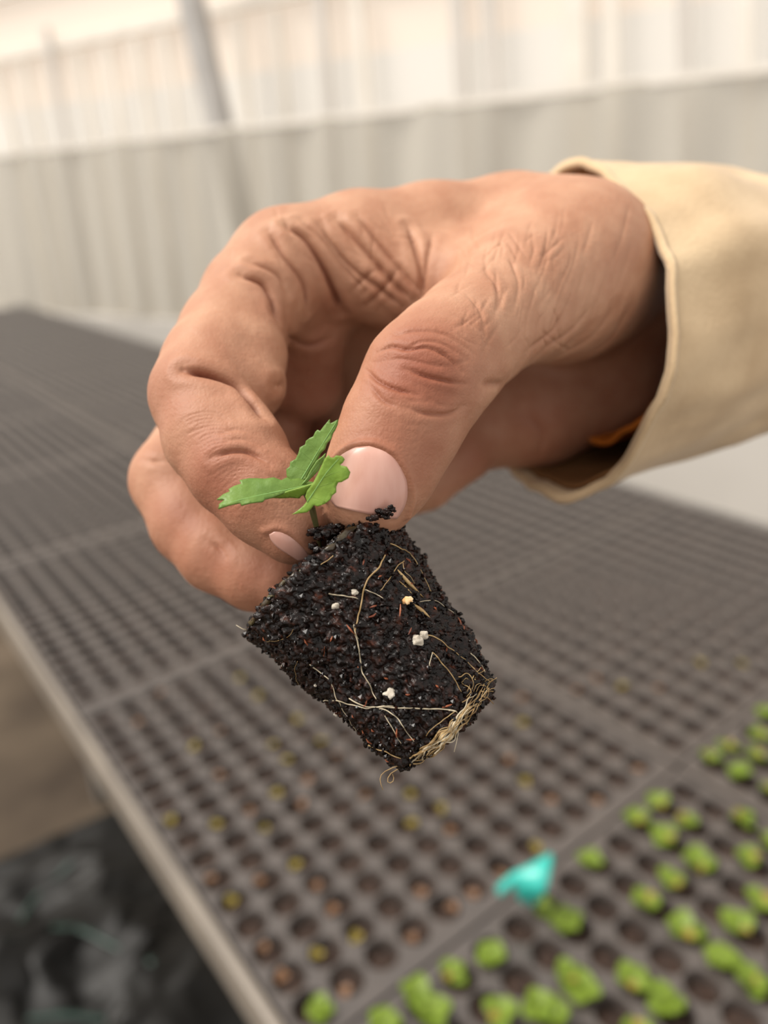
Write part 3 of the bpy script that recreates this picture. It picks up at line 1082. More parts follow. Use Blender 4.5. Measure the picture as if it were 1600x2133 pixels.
# ------------------------------------------------------------------ the held plug seedling
PT, PB = cp(668, 1192, 119), cp(940, 1516, 114)
PA = PB - PT
PL = np.linalg.norm(PA)
PA = PA / PL
PU = np.cross(PA, np.array([0, 0, 1.0]))
PU /= np.linalg.norm(PU)
PW = np.cross(PA, PU)
R_TOP, R_BOT = 14.3, 9.0

def plug_profile():
    """(axial mm, radius mm) from the top centre over the side to the bottom centre"""
    prof = []
    for r in np.linspace(0.0, R_TOP - 1.0, 34):
        prof.append((0.0, r))
    n = 180
    for i in range(n):
        t = i / (n - 1)
        a = t * PL
        r = R_TOP + (R_BOT - R_TOP) * t ** 1.05
        r -= 1.0 * max(0, 1 - a / 1.0) ** 2 + 1.4 * max(0, 1 - (PL - a) / 1.4) ** 2
        prof.append((a, r))
    for r in np.linspace(R_BOT - 1.6, 0.0, 26):
        prof.append((PL, r))
    return prof

def plug_mesh():
    m = 480
    V, F = [], []
    prof = plug_profile()
    th = np.linspace(0, 2 * math.pi, m, endpoint=False)
    for a, r in prof:
        V.append(PT + PA * a + r * (np.outer(np.cos(th), PU) + np.outer(np.sin(th), PW)))
    V = np.vstack(V)
    n = len(prof)
    j, k = np.meshgrid(np.arange(n - 1), np.arange(m), indexing='ij')
    k2 = (k + 1) % m
    F = np.stack([j * m + k, (j + 1) * m + k, (j + 1) * m + k2, j * m + k2], -1).reshape(-1, 4)
    return V, F
SV, SF = plug_mesh()
SN = vnormals(SV, SF)
axis_c = PT + np.outer((SV - PT) @ PA, PA)
if np.mean(np.sum(SN * (SV - PT - .5 * PL * PA), 1)) < 0:
    SF = SF[:, ::-1]
    SN = -SN
w1 = worley(SV / 2.3, 5)
w2 = worley(SV / 1.0 + .3 * np.stack([vnoise(SV, 51), vnoise(SV, 52), vnoise(SV, 53)], 1), 6)
w3 = worley(SV / 0.55, 8)
sd = 0.45 * (0.7 - w1) + 1.05 * (0.6 - w2) + 0.55 * (.6 - w3) + 0.9 * vnoise(SV / 6.0, 7) * .6 + .25 * vnoise(SV / 2.2, 9)
bad = np.linalg.norm(SN, axis=1) < .5
SN[bad] = 0
SV = SV + SN * sd[:, None]
plug_bvh = BVHTree.FromPolygons(SV.tolist(), SF.tolist())

plant = empty('strawberry_seedling', c2w(PB))
tag(plant, 'young strawberry plant with serrated green leaflets on a dark soil plug, held in hand', 'seedling')
plug = mk('root_ball', c2w(SV), SF, M['soil'], plant)
tag(plug, 'wet black cone of potting soil laced with roots')

# loose crumbs clinging to the surface (uncountable)
bm = bmesh.new()
bmesh.ops.create_icosphere(bm, subdivisions=1, radius=1)
ICO = np.array([v.co[:] for v in bm.verts])
ICF = np.array([[v.index for v in f.verts] for f in bm.faces])
bm.free()
side_idx = np.arange(34 * 480, (34 + 180) * 480)
top_idx = np.arange(6 * 480, 34 * 480)
pick = np.concatenate([NR.choice(side_idx, 2000, replace=False), NR.choice(top_idx[top_idx > 18 * 480], 700, replace=False)])
CV, CF = [], []
for q in pick:
    r_ = 0.16 + 0.34 * NR.rand() ** 2.2
    e = ICO * (1 + .5 * (NR.rand(len(ICO), 1) - .5)) * (r_ * (0.6 + .8 * NR.rand(3)))
    CF.append(ICF + len(CV) * len(ICO))
    CV.append(SV[q] + SN[q] * r_ * .45 + e)
o = mk('soil_crumbs', c2w(np.vstack(CV)), np.vstack(CF), M['crumb'], plug, smooth=False)
tag(o, None, None, None, 'stuff')
# short reddish bark fibres (uncountable)
FV, FF = [], []
nb = 0
for q in NR.choice(side_idx, 90, replace=False):
    t = NR.randn(3)
    t -= SN[q] * (t @ SN[q])
    t /= np.linalg.norm(t) + 1e-9
    L = .5 + 1.3 * NR.rand()
    p = SV[q] + SN[q] * .18
    v, f = tube([p - t * L / 2, p + SN[q] * .12, p + t * L / 2], [.06, .14, .05], 4)
    FF += [tuple(a + nb for a in ff) for ff in f]
    FV += v
    nb += len(v)
o = mk('bark_fibres', c2w(np.array(FV)), FF, M['fibre'], plug, smooth=False)
tag(o, None, None, None, 'stuff')

def root(pts, r0, r1=None, m='root', parent=None, free=None, n=None, lift=.18):
    """root laid over the soil surface through image points; free = extra points (px,py,depth) hanging off"""
    P3 = []
    for x, y in spline(np.array(pts, float), n or max(6, 7 * len(pts))) if len(pts) > 1 else []:
        h, nn = shoot(plug_bvh, x, y)
        if h is not None:
            P3.append(h + np.array([0, 0, 1.0]) * lift + nn * .06)
    if free:
        P3 += [cp(*q) for q in free]
    if len(P3) < 2:
        return None
    P3 = np.array(P3)
    if len(P3) > 4:
        for _ in range(3):
            P3[1:-1] = (P3[:-2] + 2 * P3[1:-1] + P3[2:]) / 4
        P3[:, 2] += .05
    if len(P3) > 6:
        P3[1:-1] += .16 * np.stack([vnoise(P3[1:-1] / 1.3, 61), vnoise(P3[1:-1] / 1.3, 62), np.zeros(len(P3) - 2)], 1)
    rad = .74 * np.linspace(r0, r1 or r0 * .6, len(P3))
    V, F = tube(P3, rad, 6)
    return mk('root', c2w(np.array(V)), F, M[m], parent or plant)

ROOTS = [
    ([(802, 1155), (790, 1182), (770, 1200), (757, 1228), (752, 1255), (745, 1290), (741, 1322)], .17, .14, 'root_tan'),
    ([(741, 1322), (748, 1345), (750, 1370), (757, 1400), (770, 1425), (784, 1455)], .15, .1, 'root'),
    ([(684, 1236), (712, 1240), (746, 1247)], .14, .1, 'root'),
    ([(758, 1228), (780, 1236), (798, 1246)], .1, .08, 'root'),
    ([(694, 1156), (680, 1166), (668, 1176)], .1, .08, 'root_tan'),
    ([(812, 1132), (840, 1145), (860, 1160), (880, 1195), (898, 1232)], .14, .1, 'root_tan'),
    ([(842, 1168), (825, 1182), (808, 1210), (793, 1230)], .12, .08, 'root_tan'),
    ([(838, 1172), (842, 1190), (856, 1205), (862, 1215)], .1, .06, 'root_tan'),
    ([(870, 1256), (905, 1250), (930, 1265), (945, 1278)], .09, .07, 'root'),
    ([(885, 1320), (905, 1326), (935, 1348), (970, 1375), (1000, 1405), (1020, 1420)], .13, .1, 'root_tan'),
    ([(900, 1358), (920, 1380), (945, 1412), (960, 1440)], .13, .09, 'root_tan'),
    ([(900, 1358), (898, 1372), (896, 1386)], .11, .07, 'root'),
    ([(638, 1377), (660, 1395), (690, 1422), (700, 1450), (715, 1480), (735, 1510), (748, 1530)], .13, .08, 'root'),
    ([(666, 1460), (700, 1458), (725, 1466), (760, 1473), (790, 1472), (820, 1470)], .13, .1, 'root'),
    ([(728, 1454), (745, 1464), (775, 1472), (815, 1473), (860, 1474), (910, 1476), (950, 1480)], .14, .11, 'root'),
    ([(790, 1475), (820, 1488), (838, 1508), (850, 1528), (862, 1544)], .12, .08, 'root'),
    ([(802, 1490), (820, 1520), (836, 1548)], .1, .06, 'root'),
    ([(720, 1525), (760, 1548), (800, 1565), (835, 1578)], .15, .12, 'root_tan'),
    ([(948, 1480), (925, 1498), (905, 1515), (888, 1532)], .1, .08, 'root_tan'),
    ([(555, 1336), (580, 1334), (600, 1325), (612, 1310)], .07, .05, 'root_tan'),
    ([(620, 1376), (616, 1400), (622, 1425)], .06, .05, 'root_tan'),
    ([(960, 1420), (980, 1440), (975, 1455), (962, 1462)], .12, .09, 'root_tan'),
    ([(955, 1410), (970, 1402), (984, 1412), (985, 1430), (972, 1452)], .11, .09, 'root_tan'),
    ([(962, 1420), (972, 1412), (978, 1425), (970, 1445)], .1, .08, 'root_tan'),
    ([(980, 1360), (1000, 1380), (1010, 1400)], .12, .09, 'root'),
    ([(1000, 1340), (1010, 1365), (1018, 1385)], .1, .07, 'root_tan'),
    ([(738, 1300), (741, 1315), (746, 1330)], .1, .07, 'root'),
]
for pts, a, b, m_ in ROOTS:
    root(pts, a, b, m_)
# strands that hang free of the soil
root([(935, 1479), (952, 1481)], .15, .09, 'root', free=[(958, 1490, 107), (956, 1510, 106.5), (957, 1530, 106), (950, 1548, 106), (946, 1566, 106)])
root([(1000, 1440), (1012, 1442)], .14, .08, 'root_tan', free=[(1020, 1436, 109), (1028, 1440, 109)])
root([(1005, 1448), (1014, 1452)], .14, .08, 'root_tan', free=[(1022, 1455, 109), (1028, 1466, 109)])
root([], .12, .07, 'root_tan', free=[(838, 1592, 110.5), (812, 1598, 111.5), (800, 1604, 112), (790, 1612, 111.5), (786, 1622, 111), (794, 1634, 111), (798, 1645, 111)])
root([], .12, .08, 'root_tan', free=[(844, 1596, 110.5), (824, 1600, 111.5), (812, 1607, 112), (804, 1620, 111.5), (800, 1636, 111), (812, 1638, 111), (824, 1630, 111), (826, 1622, 111.5), (818, 1612, 112)])
root([], .1, .06, 'root', free=[(514, 1312, 116), (505, 1310, 116), (492, 1302, 116)])
# mat of roots circling the lower rim
for k in range(34):
    t0, t1 = sorted((NR.rand() * 1.0, NR.rand() * 1.0))
    if t1 - t0 < .25:
        t1 = min(1, t0 + .35)
    pts = []
    u = NR.randn() * 9
    for t in np.linspace(t0, t1, 6):
        x = 852 + (1018 - 852) * t
        y = 1596 + (1432 - 1596) * t + 20 * math.sin(t * 3.1)
        w_ = u + NR.randn() * 3.5
        pts.append((x + .72 * w_ - 4, y + .62 * w_ - 4))
    root(pts, .10 + .08 * NR.rand(), .07, 'root_tan' if NR.rand() < .75 else 'root', lift=.25 + .3 * NR.rand())
for k in range(8):
    x = 990 + 30 * NR.rand()
    y = 1400 + 45 * NR.rand()
    root([(x - 6, y + 12), (x, y)], .12, .06, 'root_tan', free=[(x + 5 + 6 * NR.rand(), y - 8, 108.8), (x + 10 + 8 * NR.rand(), y - 12 + 14 * NR.rand(), 108.8)])

def straw(pts, w, m='straw'):
    P3 = []
    for x, y in pts:
        h, n = shoot(plug_bvh, x, y)
        P3.append(h + np.array([0, 0, .35]))
    P3 = spline(np.array(P3), 10)
    rad = .7 * w * np.sin(np.linspace(.25, math.pi - .12, 10))
    V, F = tube(P3, rad, 6)
    mk('straw_sliver', c2w(np.array(V)), F, M[m], plug)
straw([(828, 1186), (850, 1212), (882, 1244)], .42)
straw([(858, 1256), (878, 1270), (896, 1286)], .36)
straw([(832, 1210), (845, 1222), (858, 1236)], .16)
straw([(722, 1300), (730, 1310), (738, 1320)], .2, 'fibre')
straw([(770, 1265), (780, 1262), (786, 1260)], .2, 'fibre')
straw([(768, 1285), (778, 1282), (784, 1276)], .22, 'fibre')

for x, y, r_, m_ in ((847, 1254, .7, 'perlite_warm'), (868, 1332, .8, 'perlite'), (814, 1446, .75, 'perlite'), (738, 1234, .5, 'perlite'), (700, 1264, .5, 'perlite'),
                     (762, 1560, .7, 'perlite'), (595, 1388, .4, 'perlite'), (658, 1428, .25, 'perlite'), (693, 1500, .35, 'perlite'), (882, 1322, .6, 'perlite')):
    h, n = shoot(plug_bvh, x, y)
    if h is None:
        q_ = plug_bvh.find_nearest(Vector(cp(x, y, 116)))
        h, n = np.array(q_[0]), np.array(q_[1])
    bm = bmesh.new()
    bmesh.ops.create_icosphere(bm, subdivisions=3, radius=1)
    V = np.array([v.co[:] for v in bm.verts])
    F = [[v.index for v in f.verts] for f in bm.faces]
    bm.free()
    V = V * (1 + .45 * vnoise(V * 1.6 + x, 3) + .15 * vnoise(V * 4 + y, 4))[:, None] * r_ * np.array([1.05, .9, .8])
    mk('perlite_grain', c2w(h + n * r_ * .35 + V), F, M[m_], plug)

# thin film of algae along the upper rim
m = 160
V, F = [], []
for i in range(m):
    th = 2 * math.pi * i / m
    e = np.array([[math.cos(th) * 2.2, math.sin(th) * 2.2, 1.0]])
    a = .35 + .45 * vnoise(e * 1.7, 31)[0]
    dr = np.cos(th) * PU + np.sin(th) * PW
    for aa, rr in ((a - .7, R_TOP - 1.6), (a - .3, R_TOP - .15), (a + .1, R_TOP - .1), (a + .4, R_TOP - .9)):
        jit = .55 * vnoise(e * 6 + aa * 3, 33)[0]
        V.append(PT + PA * (aa + jit) + dr * (rr + jit * .6))
for i in range(m):
    for k in range(3):
        F.append((i * 4 + k, ((i + 1) % m) * 4 + k, ((i + 1) % m) * 4 + k + 1, i * 4 + k + 1))
o = mk('algae_rim', c2w(np.array(V)), F, M['algae'], plug)
sm = o.modifiers.new('thick', 'SOLIDIFY')
sm.thickness = .0002

# bigger soil lumps round the neck of the plant
NECK = [(655, 1108, 110, .8), (672, 1104, 110, .75), (690, 1102, 110, .85), (706, 1098, 110.5, .6), (684, 1112, 109, .95), (652, 1138, 109, .6), (664, 1118, 109, .7), (698, 1108, 109.5, .6)]
NECK += [(772 + 50 * t + 8 * NR.randn(), 1086 - 26 * t + 6 * NR.randn(), 106.6 + .8 * NR.rand(), .22 + .3 * NR.rand()) for t in np.linspace(0, 1, 16)]
NECK += [(806, 1062, 106.5, .3), (812, 1056, 106.4, .26), (816, 1053, 106.4, .18), (800, 1067, 106.6, .35)]
for x, y, d, r_ in NECK:
    bm = bmesh.new()
    bmesh.ops.create_icosphere(bm, subdivisions=3, radius=1)
    V = np.array([v.co[:] for v in bm.verts])
    F = [[v.index for v in f.verts] for f in bm.faces]
    bm.free()
    V = V * (1 + .9 * (.5 - worley(V * 2.1 + x, 3)) + .35 * vnoise(V * 4.5 + y, 4))[:, None] * r_ * np.array([1.15, .85, .9])
    mk('soil_lump', c2w(cp(x, y, d) + V), F, M['soil'], plug)
straw([(682, 1118), (682, 1122)], .2, 'fibre') if shoot(plug_bvh, 682, 1118)[0] is not None else None

# ------------------------------------------------------------------ leaves
def leaflet(name, base, tip, bend, width, fold, normal_hint, m, teeth=5, nt=60, parent=None, arch=.06, lw=(1, 1)):
    """serrated leaflet from base to tip (camera mm); fold = rise of both halves about the midrib"""
    base, tip = np.asarray(base), np.asarray(tip)
    ax = tip - base
    L = np.linalg.norm(ax)
    ax /= L
    nh = np.asarray(normal_hint, float)
    nh = nh - ax * (nh @ ax)
    nh /= np.linalg.norm(nh)
    sd_ = np.cross(nh, ax)
    V, F = [], []
    NU = 7
    for j in range(nt + 1):
        t = j / nt
        prof = (math.sin(math.pi * min(1, t) ** .72) ** .62) if t < 1 else 0
        prof = max(prof, 0.0) * (1 - .10 * t)
        if t > 0.90:
            prof *= 1.0
        ph = (t * teeth * 1.25) % 1.0
        serr = 1 + .20 * (ph - .55) * (1 if t > .22 else t / .22)
        w = width * prof * serr
        mid = base + ax * (L * t) + nh * (arch * L * math.sin(math.pi * t)) + bend * (t * t)
        for i in range(-NU, NU + 1):
            u = i / NU
            a = fold * (1 if u >= 0 else 1)
            k = lw[0] if u < 0 else lw[1]
            q = u * w * k
            fwd = abs(u) ** 1.5 * L * .075 * (1 if t > .2 else t / .2)
            rel = .035 * L * math.sin(abs(u) * 6 - t * 26) * abs(u) * (1 - abs(u)) * 1.4
            V.append(mid + sd_ * q * math.cos(a) + nh * (abs(q) * math.sin(a) + rel) + ax * fwd)
    n = 2 * NU + 1
    for j in range(nt):
        for i in range(n - 1):
            F.append((j * n + i, j * n + i + 1, (j + 1) * n + i + 1, (j + 1) * n + i))
    o = mk(name, c2w(np.array(V)), F, m, parent)
    s = o.modifiers.new('thick', 'SOLIDIFY')
    s.thickness = .00022
    s.offset = 0
    G = np.array(V).reshape(nt + 1, n, 3)
    # midrib
    v, f = tube(G[2:-3:3, NU] + nh * .06, np.linspace(.16, .06, len(G[2:-3:3])), 5)
    mk('midrib', c2w(np.array(v)), f, M['vein'], o)
    return o


def traced_leaf(poly, plane, ribs, m, curl, parent, name='leaflet', cuts=3):
    """leaflet blade: outline in image points, own plane in depth (d0, x0, y0, gx, gy), gentle curl, real thickness"""
    d0, x0, y0, gx, gy = plane
    def dep(x, y):
        q = np.array([[x / 21.0, y / 21.0, d0]])
        return d0 + gx * (x - x0) + gy * (y - y0) + curl * (((x - x0) / 60) ** 2 + ((y - y0) / 60) ** 2) + .22 * vnoise(q, 41)[0]
    bm = bmesh.new()
    vs = [bm.verts.new((x, y, 0)) for x, y in poly]
    es = [bm.edges.new((vs[i], vs[(i + 1) % len(vs)])) for i in range(len(vs))]
    bmesh.ops.triangle_fill(bm, use_beauty=True, edges=es)
    for _ in range(cuts):
        bmesh.ops.subdivide_edges(bm, edges=[e for e in bm.edges if e.calc_length() > 7], cuts=1, use_grid_fill=True)
        bmesh.ops.triangulate(bm, faces=bm.faces)
        bmesh.ops.beautify_fill(bm, faces=bm.faces, edges=[e for e in bm.edges if not e.is_boundary])
    bm.verts.index_update()
    V = np.array([cp(v.co.x, v.co.y, dep(v.co.x, v.co.y)) for v in bm.verts])
    F = [[v.index for v in f.verts] for f in bm.faces]
    bm.free()
    fn = np.cross(V[F[0][1]] - V[F[0][0]], V[F[0][2]] - V[F[0][0]])
    if fn[2] < 0:
        F = [f[::-1] for f in F]
    o = mk(name, c2w(V), F, m, parent)
    sm_ = o.modifiers.new('thick', 'SOLIDIFY')
    sm_.thickness = .00022
    sm_.offset = 0
    for i, (pts, r_) in enumerate(ribs):
        P3 = np.array([cp(x, y, dep(x, y) - .10) for x, y in spline(np.array(pts, float), 10)])
        v, f = tube(P3, np.linspace(r_, r_ * .5, 10), 5)
        mk('midrib' if i == 0 else 'vein', c2w(np.array(v)), f, M['vein'] if i == 0 else m, o)
    return o

A_UP = [(660, 1006), (640, 1003), (622, 997), (606, 999), (598, 995), (586, 1001), (570, 995), (552, 998), (534, 997), (518, 997), (499, 1001), (503, 1008), (488, 1013), (476, 1020),
        (480, 1024), (466, 1030), (452, 1041), (469, 1041), (458, 1050), (455, 1060), (476, 1053), (500, 1048), (503, 1053), (522, 1048), (548, 1045), (552, 1040), (566, 1037), (600, 1024), (632, 1016)]
traced_leaf(A_UP, (105.0, 560, 1020, .012, -.045), [([(655, 1008), (600, 1020), (540, 1032), (456, 1052)], .12), ([(600, 1019), (575, 1010), (552, 1001)], .05), ([(560, 1027), (530, 1018), (503, 1010)], .05),
            ([(630, 1012), (605, 1006), (588, 1003)], .05), ([(520, 1036), (498, 1030), (480, 1026)], .05)], M['leaf'], .3, plant)
A_LO = [(661, 1004), (632, 1014), (600, 1023), (566, 1036), (585, 1037), (605, 1036), (624, 1037), (628, 1032), (642, 1025), (654, 1012)]
traced_leaf(A_LO, (105.0, 610, 1022, .012, .09), [([(655, 1008), (620, 1024), (590, 1034)], .07)], M['leaf_pale'], .2, plant)
B_UP = [(624, 1012), (608, 1006), (598, 992), (597, 977), (604, 972), (605, 962), (616, 956), (622, 944), (625, 932), (636, 926), (638, 918), (646, 912), (653, 909), (657, 900), (662, 895), (667, 898),
        (676, 886), (687, 873), (688, 882), (695, 879), (704, 874), (703, 884), (698, 896), (692, 905), (690, 914), (681, 924), (677, 936), (668, 944), (660, 960), (648, 978), (640, 994)]
traced_leaf(B_UP, (107.5, 650, 945, -.02, .004), [([(622, 1008), (640, 978), (665, 936), (700, 880)], .12), ([(638, 980), (618, 974), (604, 968)], .05), ([(650, 960), (634, 946), (624, 938)], .05),
            ([(662, 940), (650, 926), (640, 920)], .05)], M['leaf'], -.2, plant)
B_RT = [(626, 1012), (640, 994), (648, 978), (660, 960), (672, 951), (678, 944), (676, 954), (678, 957), (668, 970), (664, 980), (652, 992), (640, 1004)]
traced_leaf(B_RT, (106.9, 650, 980, .03, .02), [([(630, 1008), (650, 985), (672, 956)], .06)], M['leaf'], .1, plant)
C_RT = [(672, 966), (677, 955), (684, 948), (688, 953), (694, 954), (700, 949), (712, 950), (718, 957), (714, 964), (708, 969), (722, 972), (730, 984), (726, 996), (712, 1004), (704, 1005), (700, 1014),
        (700, 1026), (692, 1032), (688, 1041), (676, 1050), (662, 1055), (654, 1052), (648, 1060), (640, 1067), (625, 1069), (608, 1072), (622, 1062), (632, 1054), (640, 1044), (636, 1034), (640, 1022), (652, 1006), (662, 988)]
traced_leaf(C_RT, (104.2, 675, 1010, -.014, .010), [([(640, 1046), (660, 1015), (680, 985), (706, 955)], .10), ([(660, 1015), (682, 1008), (700, 1002)], .05), ([(672, 996), (695, 985), (720, 982)], .05),
            ([(648, 1034), (665, 1040), (676, 1044)], .05)], M['leaf_pale'], -.3, plant)
for a, b in (((650, 1012, 105.8), (648, 1060, 108)), ((622, 1010, 108), (650, 1060, 109)), ((644, 1042, 105.2), (654, 1065, 108.5))):
    P3 = spline([cp(*a), cp((a[0] + b[0]) / 2 + 2, (a[1] + b[1]) / 2, (a[2] + b[2]) / 2), cp(*b), cp(662, 1110, 111), cp(668, 1150, 114)], 14)
    V, F = tube(P3, np.linspace(.25, .4, 14), 8)
    mk('leaf_stalk', c2w(np.array(V)), F, M['stem'], plant)


# ------------------------------------------------------------------ seedlings, sprouts and the tag in the trays
def leaf_blade_mesh(name, m, L, W, lob):
    V, F = [], []
    n = 10
    for j in range(n + 1):
        t = j / n
        w = W * math.sin(math.pi * min(.985, t ** .8 + .02)) ** .6 * (1 + lob * (.5 - abs(((t * 3) % 1) - .5)))
        for u in (-1, -.5, 0, .5, 1):
            V.append((u * w, L * t + abs(u) * L * .05, L * .35 * t - L * .34 * t * t + .18 * abs(u) * w))
    for j in range(n):
        for i in range(4):
            F.append((j * 5 + i, j * 5 + i + 1, j * 5 + i + 6, j * 5 + i + 5))
    # underside, closed
    nv = len(V)
    V += [(x, y, z - .0006) for x, y, z in V]
    F += [tuple(q + nv for q in f[::-1]) for f in F]
    me = bpy.data.meshes.new(name)
    me.from_pydata(V, [], F)
    me.materials.append(m)
    me.polygons.foreach_set('use_smooth', [True] * len(me.polygons))
    me.update()
    return me

SEED = [leaf_blade_mesh('leaf', M['seedling'], .0105, .0052, .25), leaf_blade_mesh('leaf', M['seedling'], .0085, .0048, .3), leaf_blade_mesh('leaf', M['seedling_yellow'], .008, .0036, .2)]
sv, sf = tube([(0, 0, -.010), (0.0004, 0, -.004), (0, 0, .001)], [.0011, .001, .0012], 6)
STALK = bpy.data.meshes.new('stalk')
STALK.from_pydata([tuple(v) for v in sv], [], sf)
STALK.materials.append(M['stem'])
SPY = leaf_blade_mesh('leaf', M['sprout_yellow'], .006, .0035, .1)
SPB = leaf_blade_mesh('leaf', M['sprout_brown'], .0055, .0032, .1)
ORD = ['first', 'second', 'third', 'fourth', 'fifth', 'sixth', 'seventh', 'eighth', 'ninth', 'tenth', 'eleventh', 'twelfth', 'thirteenth', 'fourteenth', 'fifteenth', 'sixteenth', 'seventeenth']

def nearest_cell(px, py, z):
    p = on_plane(px, py, z)
    best = None
    for key, (t, x0, y0, xs, ys) in TR.items():
        for i, x in enumerate(xs):
            if abs(x0 + x - p[0]) > .05:
                continue
            for j, y in enumerate(ys):
                d = math.hypot(x0 + x - p[0], y0 + y - p[1])
                if best is None or d < best[0]:
                    best = (d, key, i, j, x0 + x, y0 + y)
    return best, p

# (px, py, size)
GREEN = [(1360, 1668, 1.0), (1322, 1705, 1.0), (1423, 1708, 1.0), (1378, 1742, 1.1), (1540, 1695, 1.1), (1590, 1745, .9), (1216, 1795, 1.0), (1450, 1800, 1.25), (1398, 1838, 1.1), (1562, 1785, 1.05),
         (1330, 1875, 1.2), (1585, 1870, 1.1), (1125, 1885, .9), (1182, 1922, 1.15), (1412, 1938, 1.25), (1530, 1928, 1.2), (1485, 1997, 1.2), (918, 2022, 1.0), (1035, 2018, 1.2), (858, 2062, 1.1),
         (1166, 2030, 1.1), (1290, 2040, 1.2), (1228, 2080, 1.2), (1366, 2085, 1.2), (1565, 2050, 1.2), (770, 2100, 1.2), (895, 2118, 1.3), (1100, 2090, 1.2), (1045, 2112, 1.1), (710, 2125, 1.0),
         (1320, 2130, 1.1), (1170, 2125, 1.1),
         (1590, 1485, 1.0), (1595, 1535, 1.0), (1510, 1560, 1.0), (1480, 1572, .9), (1530, 1605, 1.1), (1575, 1570, .9), (1598, 1630, .9)]
used = {}
things = []
for px, py, sz in GREEN:
    best, p = nearest_cell(px, py, TRAY_Z + .003)
    if best is None or best[0] > .035:
        continue
    k = best[1:4]
    x, y = p[0], p[1]
    if k in used:
        x, y = p[0], p[1]
    used[k] = 1
    dx, dy = x - best[4], y - best[5]
    dl = math.hypot(dx, dy)
    if dl > .008:
        x, y = best[4] + dx / dl * .008, best[5] + dy / dl * .008
    things.append((px, py, sz, best[1], best[3], x, y))
rows = {}
for t in things:
    rows.setdefault((t[3], t[4]), []).append(t)
for (key, j), lst in rows.items():
    lst.sort()
    for q, (px, py, sz, _, _, x, y) in enumerate(lst):
        root_ = empty('tray_seedling', (x, y, TRAY_Z + .001))
        inst('stalk', STALK, (0, 0, 0), root_)
        nlv = rng.choice((4, 5, 5))
        a0 = rng.uniform(0, 6.28)
        for l in range(nlv):
            me = SEED[0] if l < 2 else SEED[1]
            if l == nlv - 1 and rng.random() < .6:
                me = SEED[2]
            tilt = rng.uniform(.05, .65)
            s_ = 1.25 * sz * rng.uniform(.9, 1.15) * (1.0 if l < 3 else .85)
            inst('leaf', me, (0, 0, .0006 * l), root_, (tilt, rng.uniform(-.15, .15), a0 + l * 6.283 / nlv + rng.uniform(-.3, .3)), (s_, s_, s_))
        if key[0] == 'A':
            r_ = 15 - j
            lab = f'yellow-green seedling, {ORD[q]} from the left in the {ORD[r_]} row below the tray joint'
            grp = 'green seedlings in the near tray'
        else:
            r_ = 12 - j
            lab = f'yellow-green seedling at the right edge, {ORD[q]} from left in the far tray\'s {ORD[r_]} row'
            grp = 'green seedlings in the right tray'
        tag(root_, lab, 'seedling', grp)

SPROUT = [(710, 1405 + 0, 'y'), (352, 1705, 'y'), (445, 1725, 'y'), (540, 1738, 'y'), (560, 1665, 'y'), (454, 1618, 'b'), (518, 1695, 'b'), (590, 1590, 'y'), (482, 1880, 'y'), (605, 1812, 'y'),
          (660, 1990, 'y'), (742, 1955, 'y'), (710, 1950, 'b'), (645, 1668, 'b'), (745, 1668, 'b'), (838, 1670, 'y'), (935, 1675, 'y'), (875, 1707, 'y'), (925, 1740, 'b'), (1080, 1640, 'y'), (1145, 1690, 'b'),
          (1230, 1680, 'b'), (1330, 1605, 'b'), (1130, 1758, 'y'), (952, 1885, 'b'), (970, 1882, 'b'), (840, 1972, 'b'), (435, 1825, 'b'), (545, 1970, 'b'), (585, 2030, 'b'), (650, 2095, 'b'), (720, 2070, 'b'),
          (520, 1835, 'b'), (660, 1850, 'b'), (690, 1900, 'b'), (770, 1905, 'b'), (880, 1865, 'b'), (555, 1560, 'y'), (400, 1560, 'y'), (350, 1440, 'b'), (290, 1510, 'b'), (440, 1530, 'b'), (490, 1420, 'y'), (530, 1450, 'y'),
          (1085, 1510, 'y'), (1075, 1455, 'b'), (1075, 1575, 'b'), (1460, 1382, 'y'), (1545, 1385, 'y'), (1300, 1420, 'y'), (1350, 1435, 'b'), (1200, 1440, 'b'), (1235, 1415, 'b'), (625, 1640, 'b'), (1032, 1835, 'b'),
          (620, 1500, 'y'), (700, 1570, 'b'), (680, 1540, 'y')]
sp = []
for px, py, kd in SPROUT:
    best, p = nearest_cell(px, py, TRAY_Z - .004)
    if best is None or best[0] > .03 or best[1:4] in used:
        continue
    used[best[1:4]] = 1
    sp.append((px, py, kd, best[1], best[3], best[4] + max(-.006, min(.006, p[0] - best[4])), best[5] + max(-.006, min(.006, p[1] - best[5]))))
rows = {}
for t in sp:
    rows.setdefault((t[3], t[4], t[2]), []).append(t)
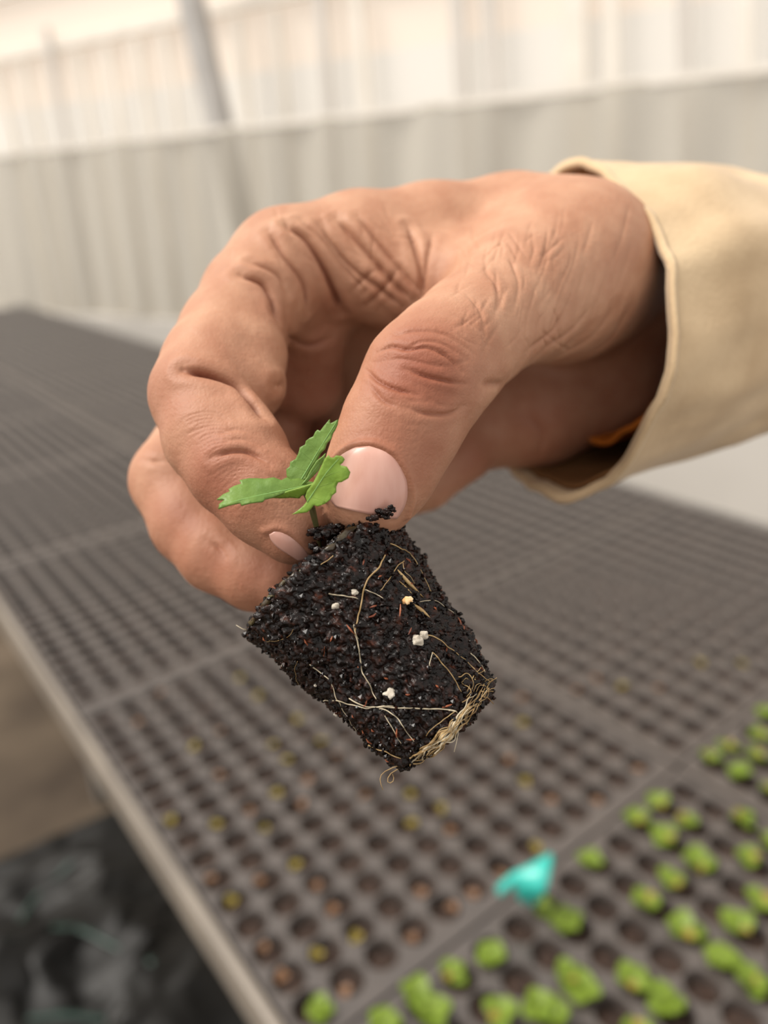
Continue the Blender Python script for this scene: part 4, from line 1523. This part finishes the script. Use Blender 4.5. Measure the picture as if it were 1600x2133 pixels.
for (key, j, kd), lst in rows.items():
    lst.sort()
    for q, (px, py, _, _, _, x, y) in enumerate(lst):
        root_ = empty('tiny_sprout', (x, y, TRAY_Z - .0045))
        a0 = rng.uniform(0, 6.28)
        for l in range(3):
            inst('leaf', SPY if kd == 'y' else SPB, (0, 0, .0008 * l), root_, (rng.uniform(.1, .8), 0, a0 + l * 2.09 + rng.uniform(-.4, .4)))
        c_ = 'yellowish' if kd == 'y' else 'pale brown'
        if key[0] == 'A':
            lab = f'tiny {c_} sprout, {ORD[q]} from the left in the {ORD[j]} row above the tray joint'
        else:
            lab = f'tiny {c_} sprout in the right-hand bare tray, {ORD[q]} from left in the {ORD[j]} row'
        tag(root_, lab, 'sprout', f'{c_} sprouts in the bare trays')

# bent turquoise label stuck into the rim between two trays
tg = on_plane(1120, 1880, TRAY_Z + .004)
tagr = empty('plant_tag', tg)
def tagp(x, y, up):
    return on_plane(x, y, TRAY_Z + up)
rowsT = [[(1140, 1782, .050), (1152, 1786, .052)], [(1096, 1806, .046), (1146, 1822, .049)], [(1062, 1826, .038), (1140, 1850, .043)], [(1072, 1850, .030), (1130, 1868, .034)], [(1088, 1884, .016), (1118, 1874, .018)]]
wing = [[(1096, 1806, .046), (1070, 1840, .036)], [(1064, 1822, .038), (1066, 1846, .033)], [(1038, 1846, .026), (1048, 1864, .024)], [(1034, 1858, .018), (1042, 1868, .016)]]
def ribbon(name, rws, n=16):
    a = spline([tagp(*r[0]) for r in rws], n)
    b = spline([tagp(*r[1]) for r in rws], n)
    V, F = [], []
    for i in range(n):
        for u in np.linspace(0, 1, 6):
            V.append(a[i] * (1 - u) + b[i] * u + np.array([0, 0, .003 * math.sin(math.pi * u)]))
    for i in range(n - 1):
        for k in range(5):
            F.append((i * 6 + k, i * 6 + k + 1, i * 6 + k + 7, i * 6 + k + 6))
    o = mk(name, V, F, M['tag'], tagr)
    s_ = o.modifiers.new('thick', 'SOLIDIFY')
    s_.thickness = .001
    return o
ribbon('tag_blade', rowsT)
ribbon('tag_flap', wing)
st = [tagp(1112, 1872, .022), tagp(1108, 1880, .010), np.array([tg[0], tg[1], TRAY_Z - .002])]
v, f = tube(st, [.003, .003, .002], 6)
mk('tag_stake', np.array(v), f, M['tag'], tagr)
tag(tagr, 'bent turquoise plastic plant tag stuck between seedlings in the near tray', 'plant tag')
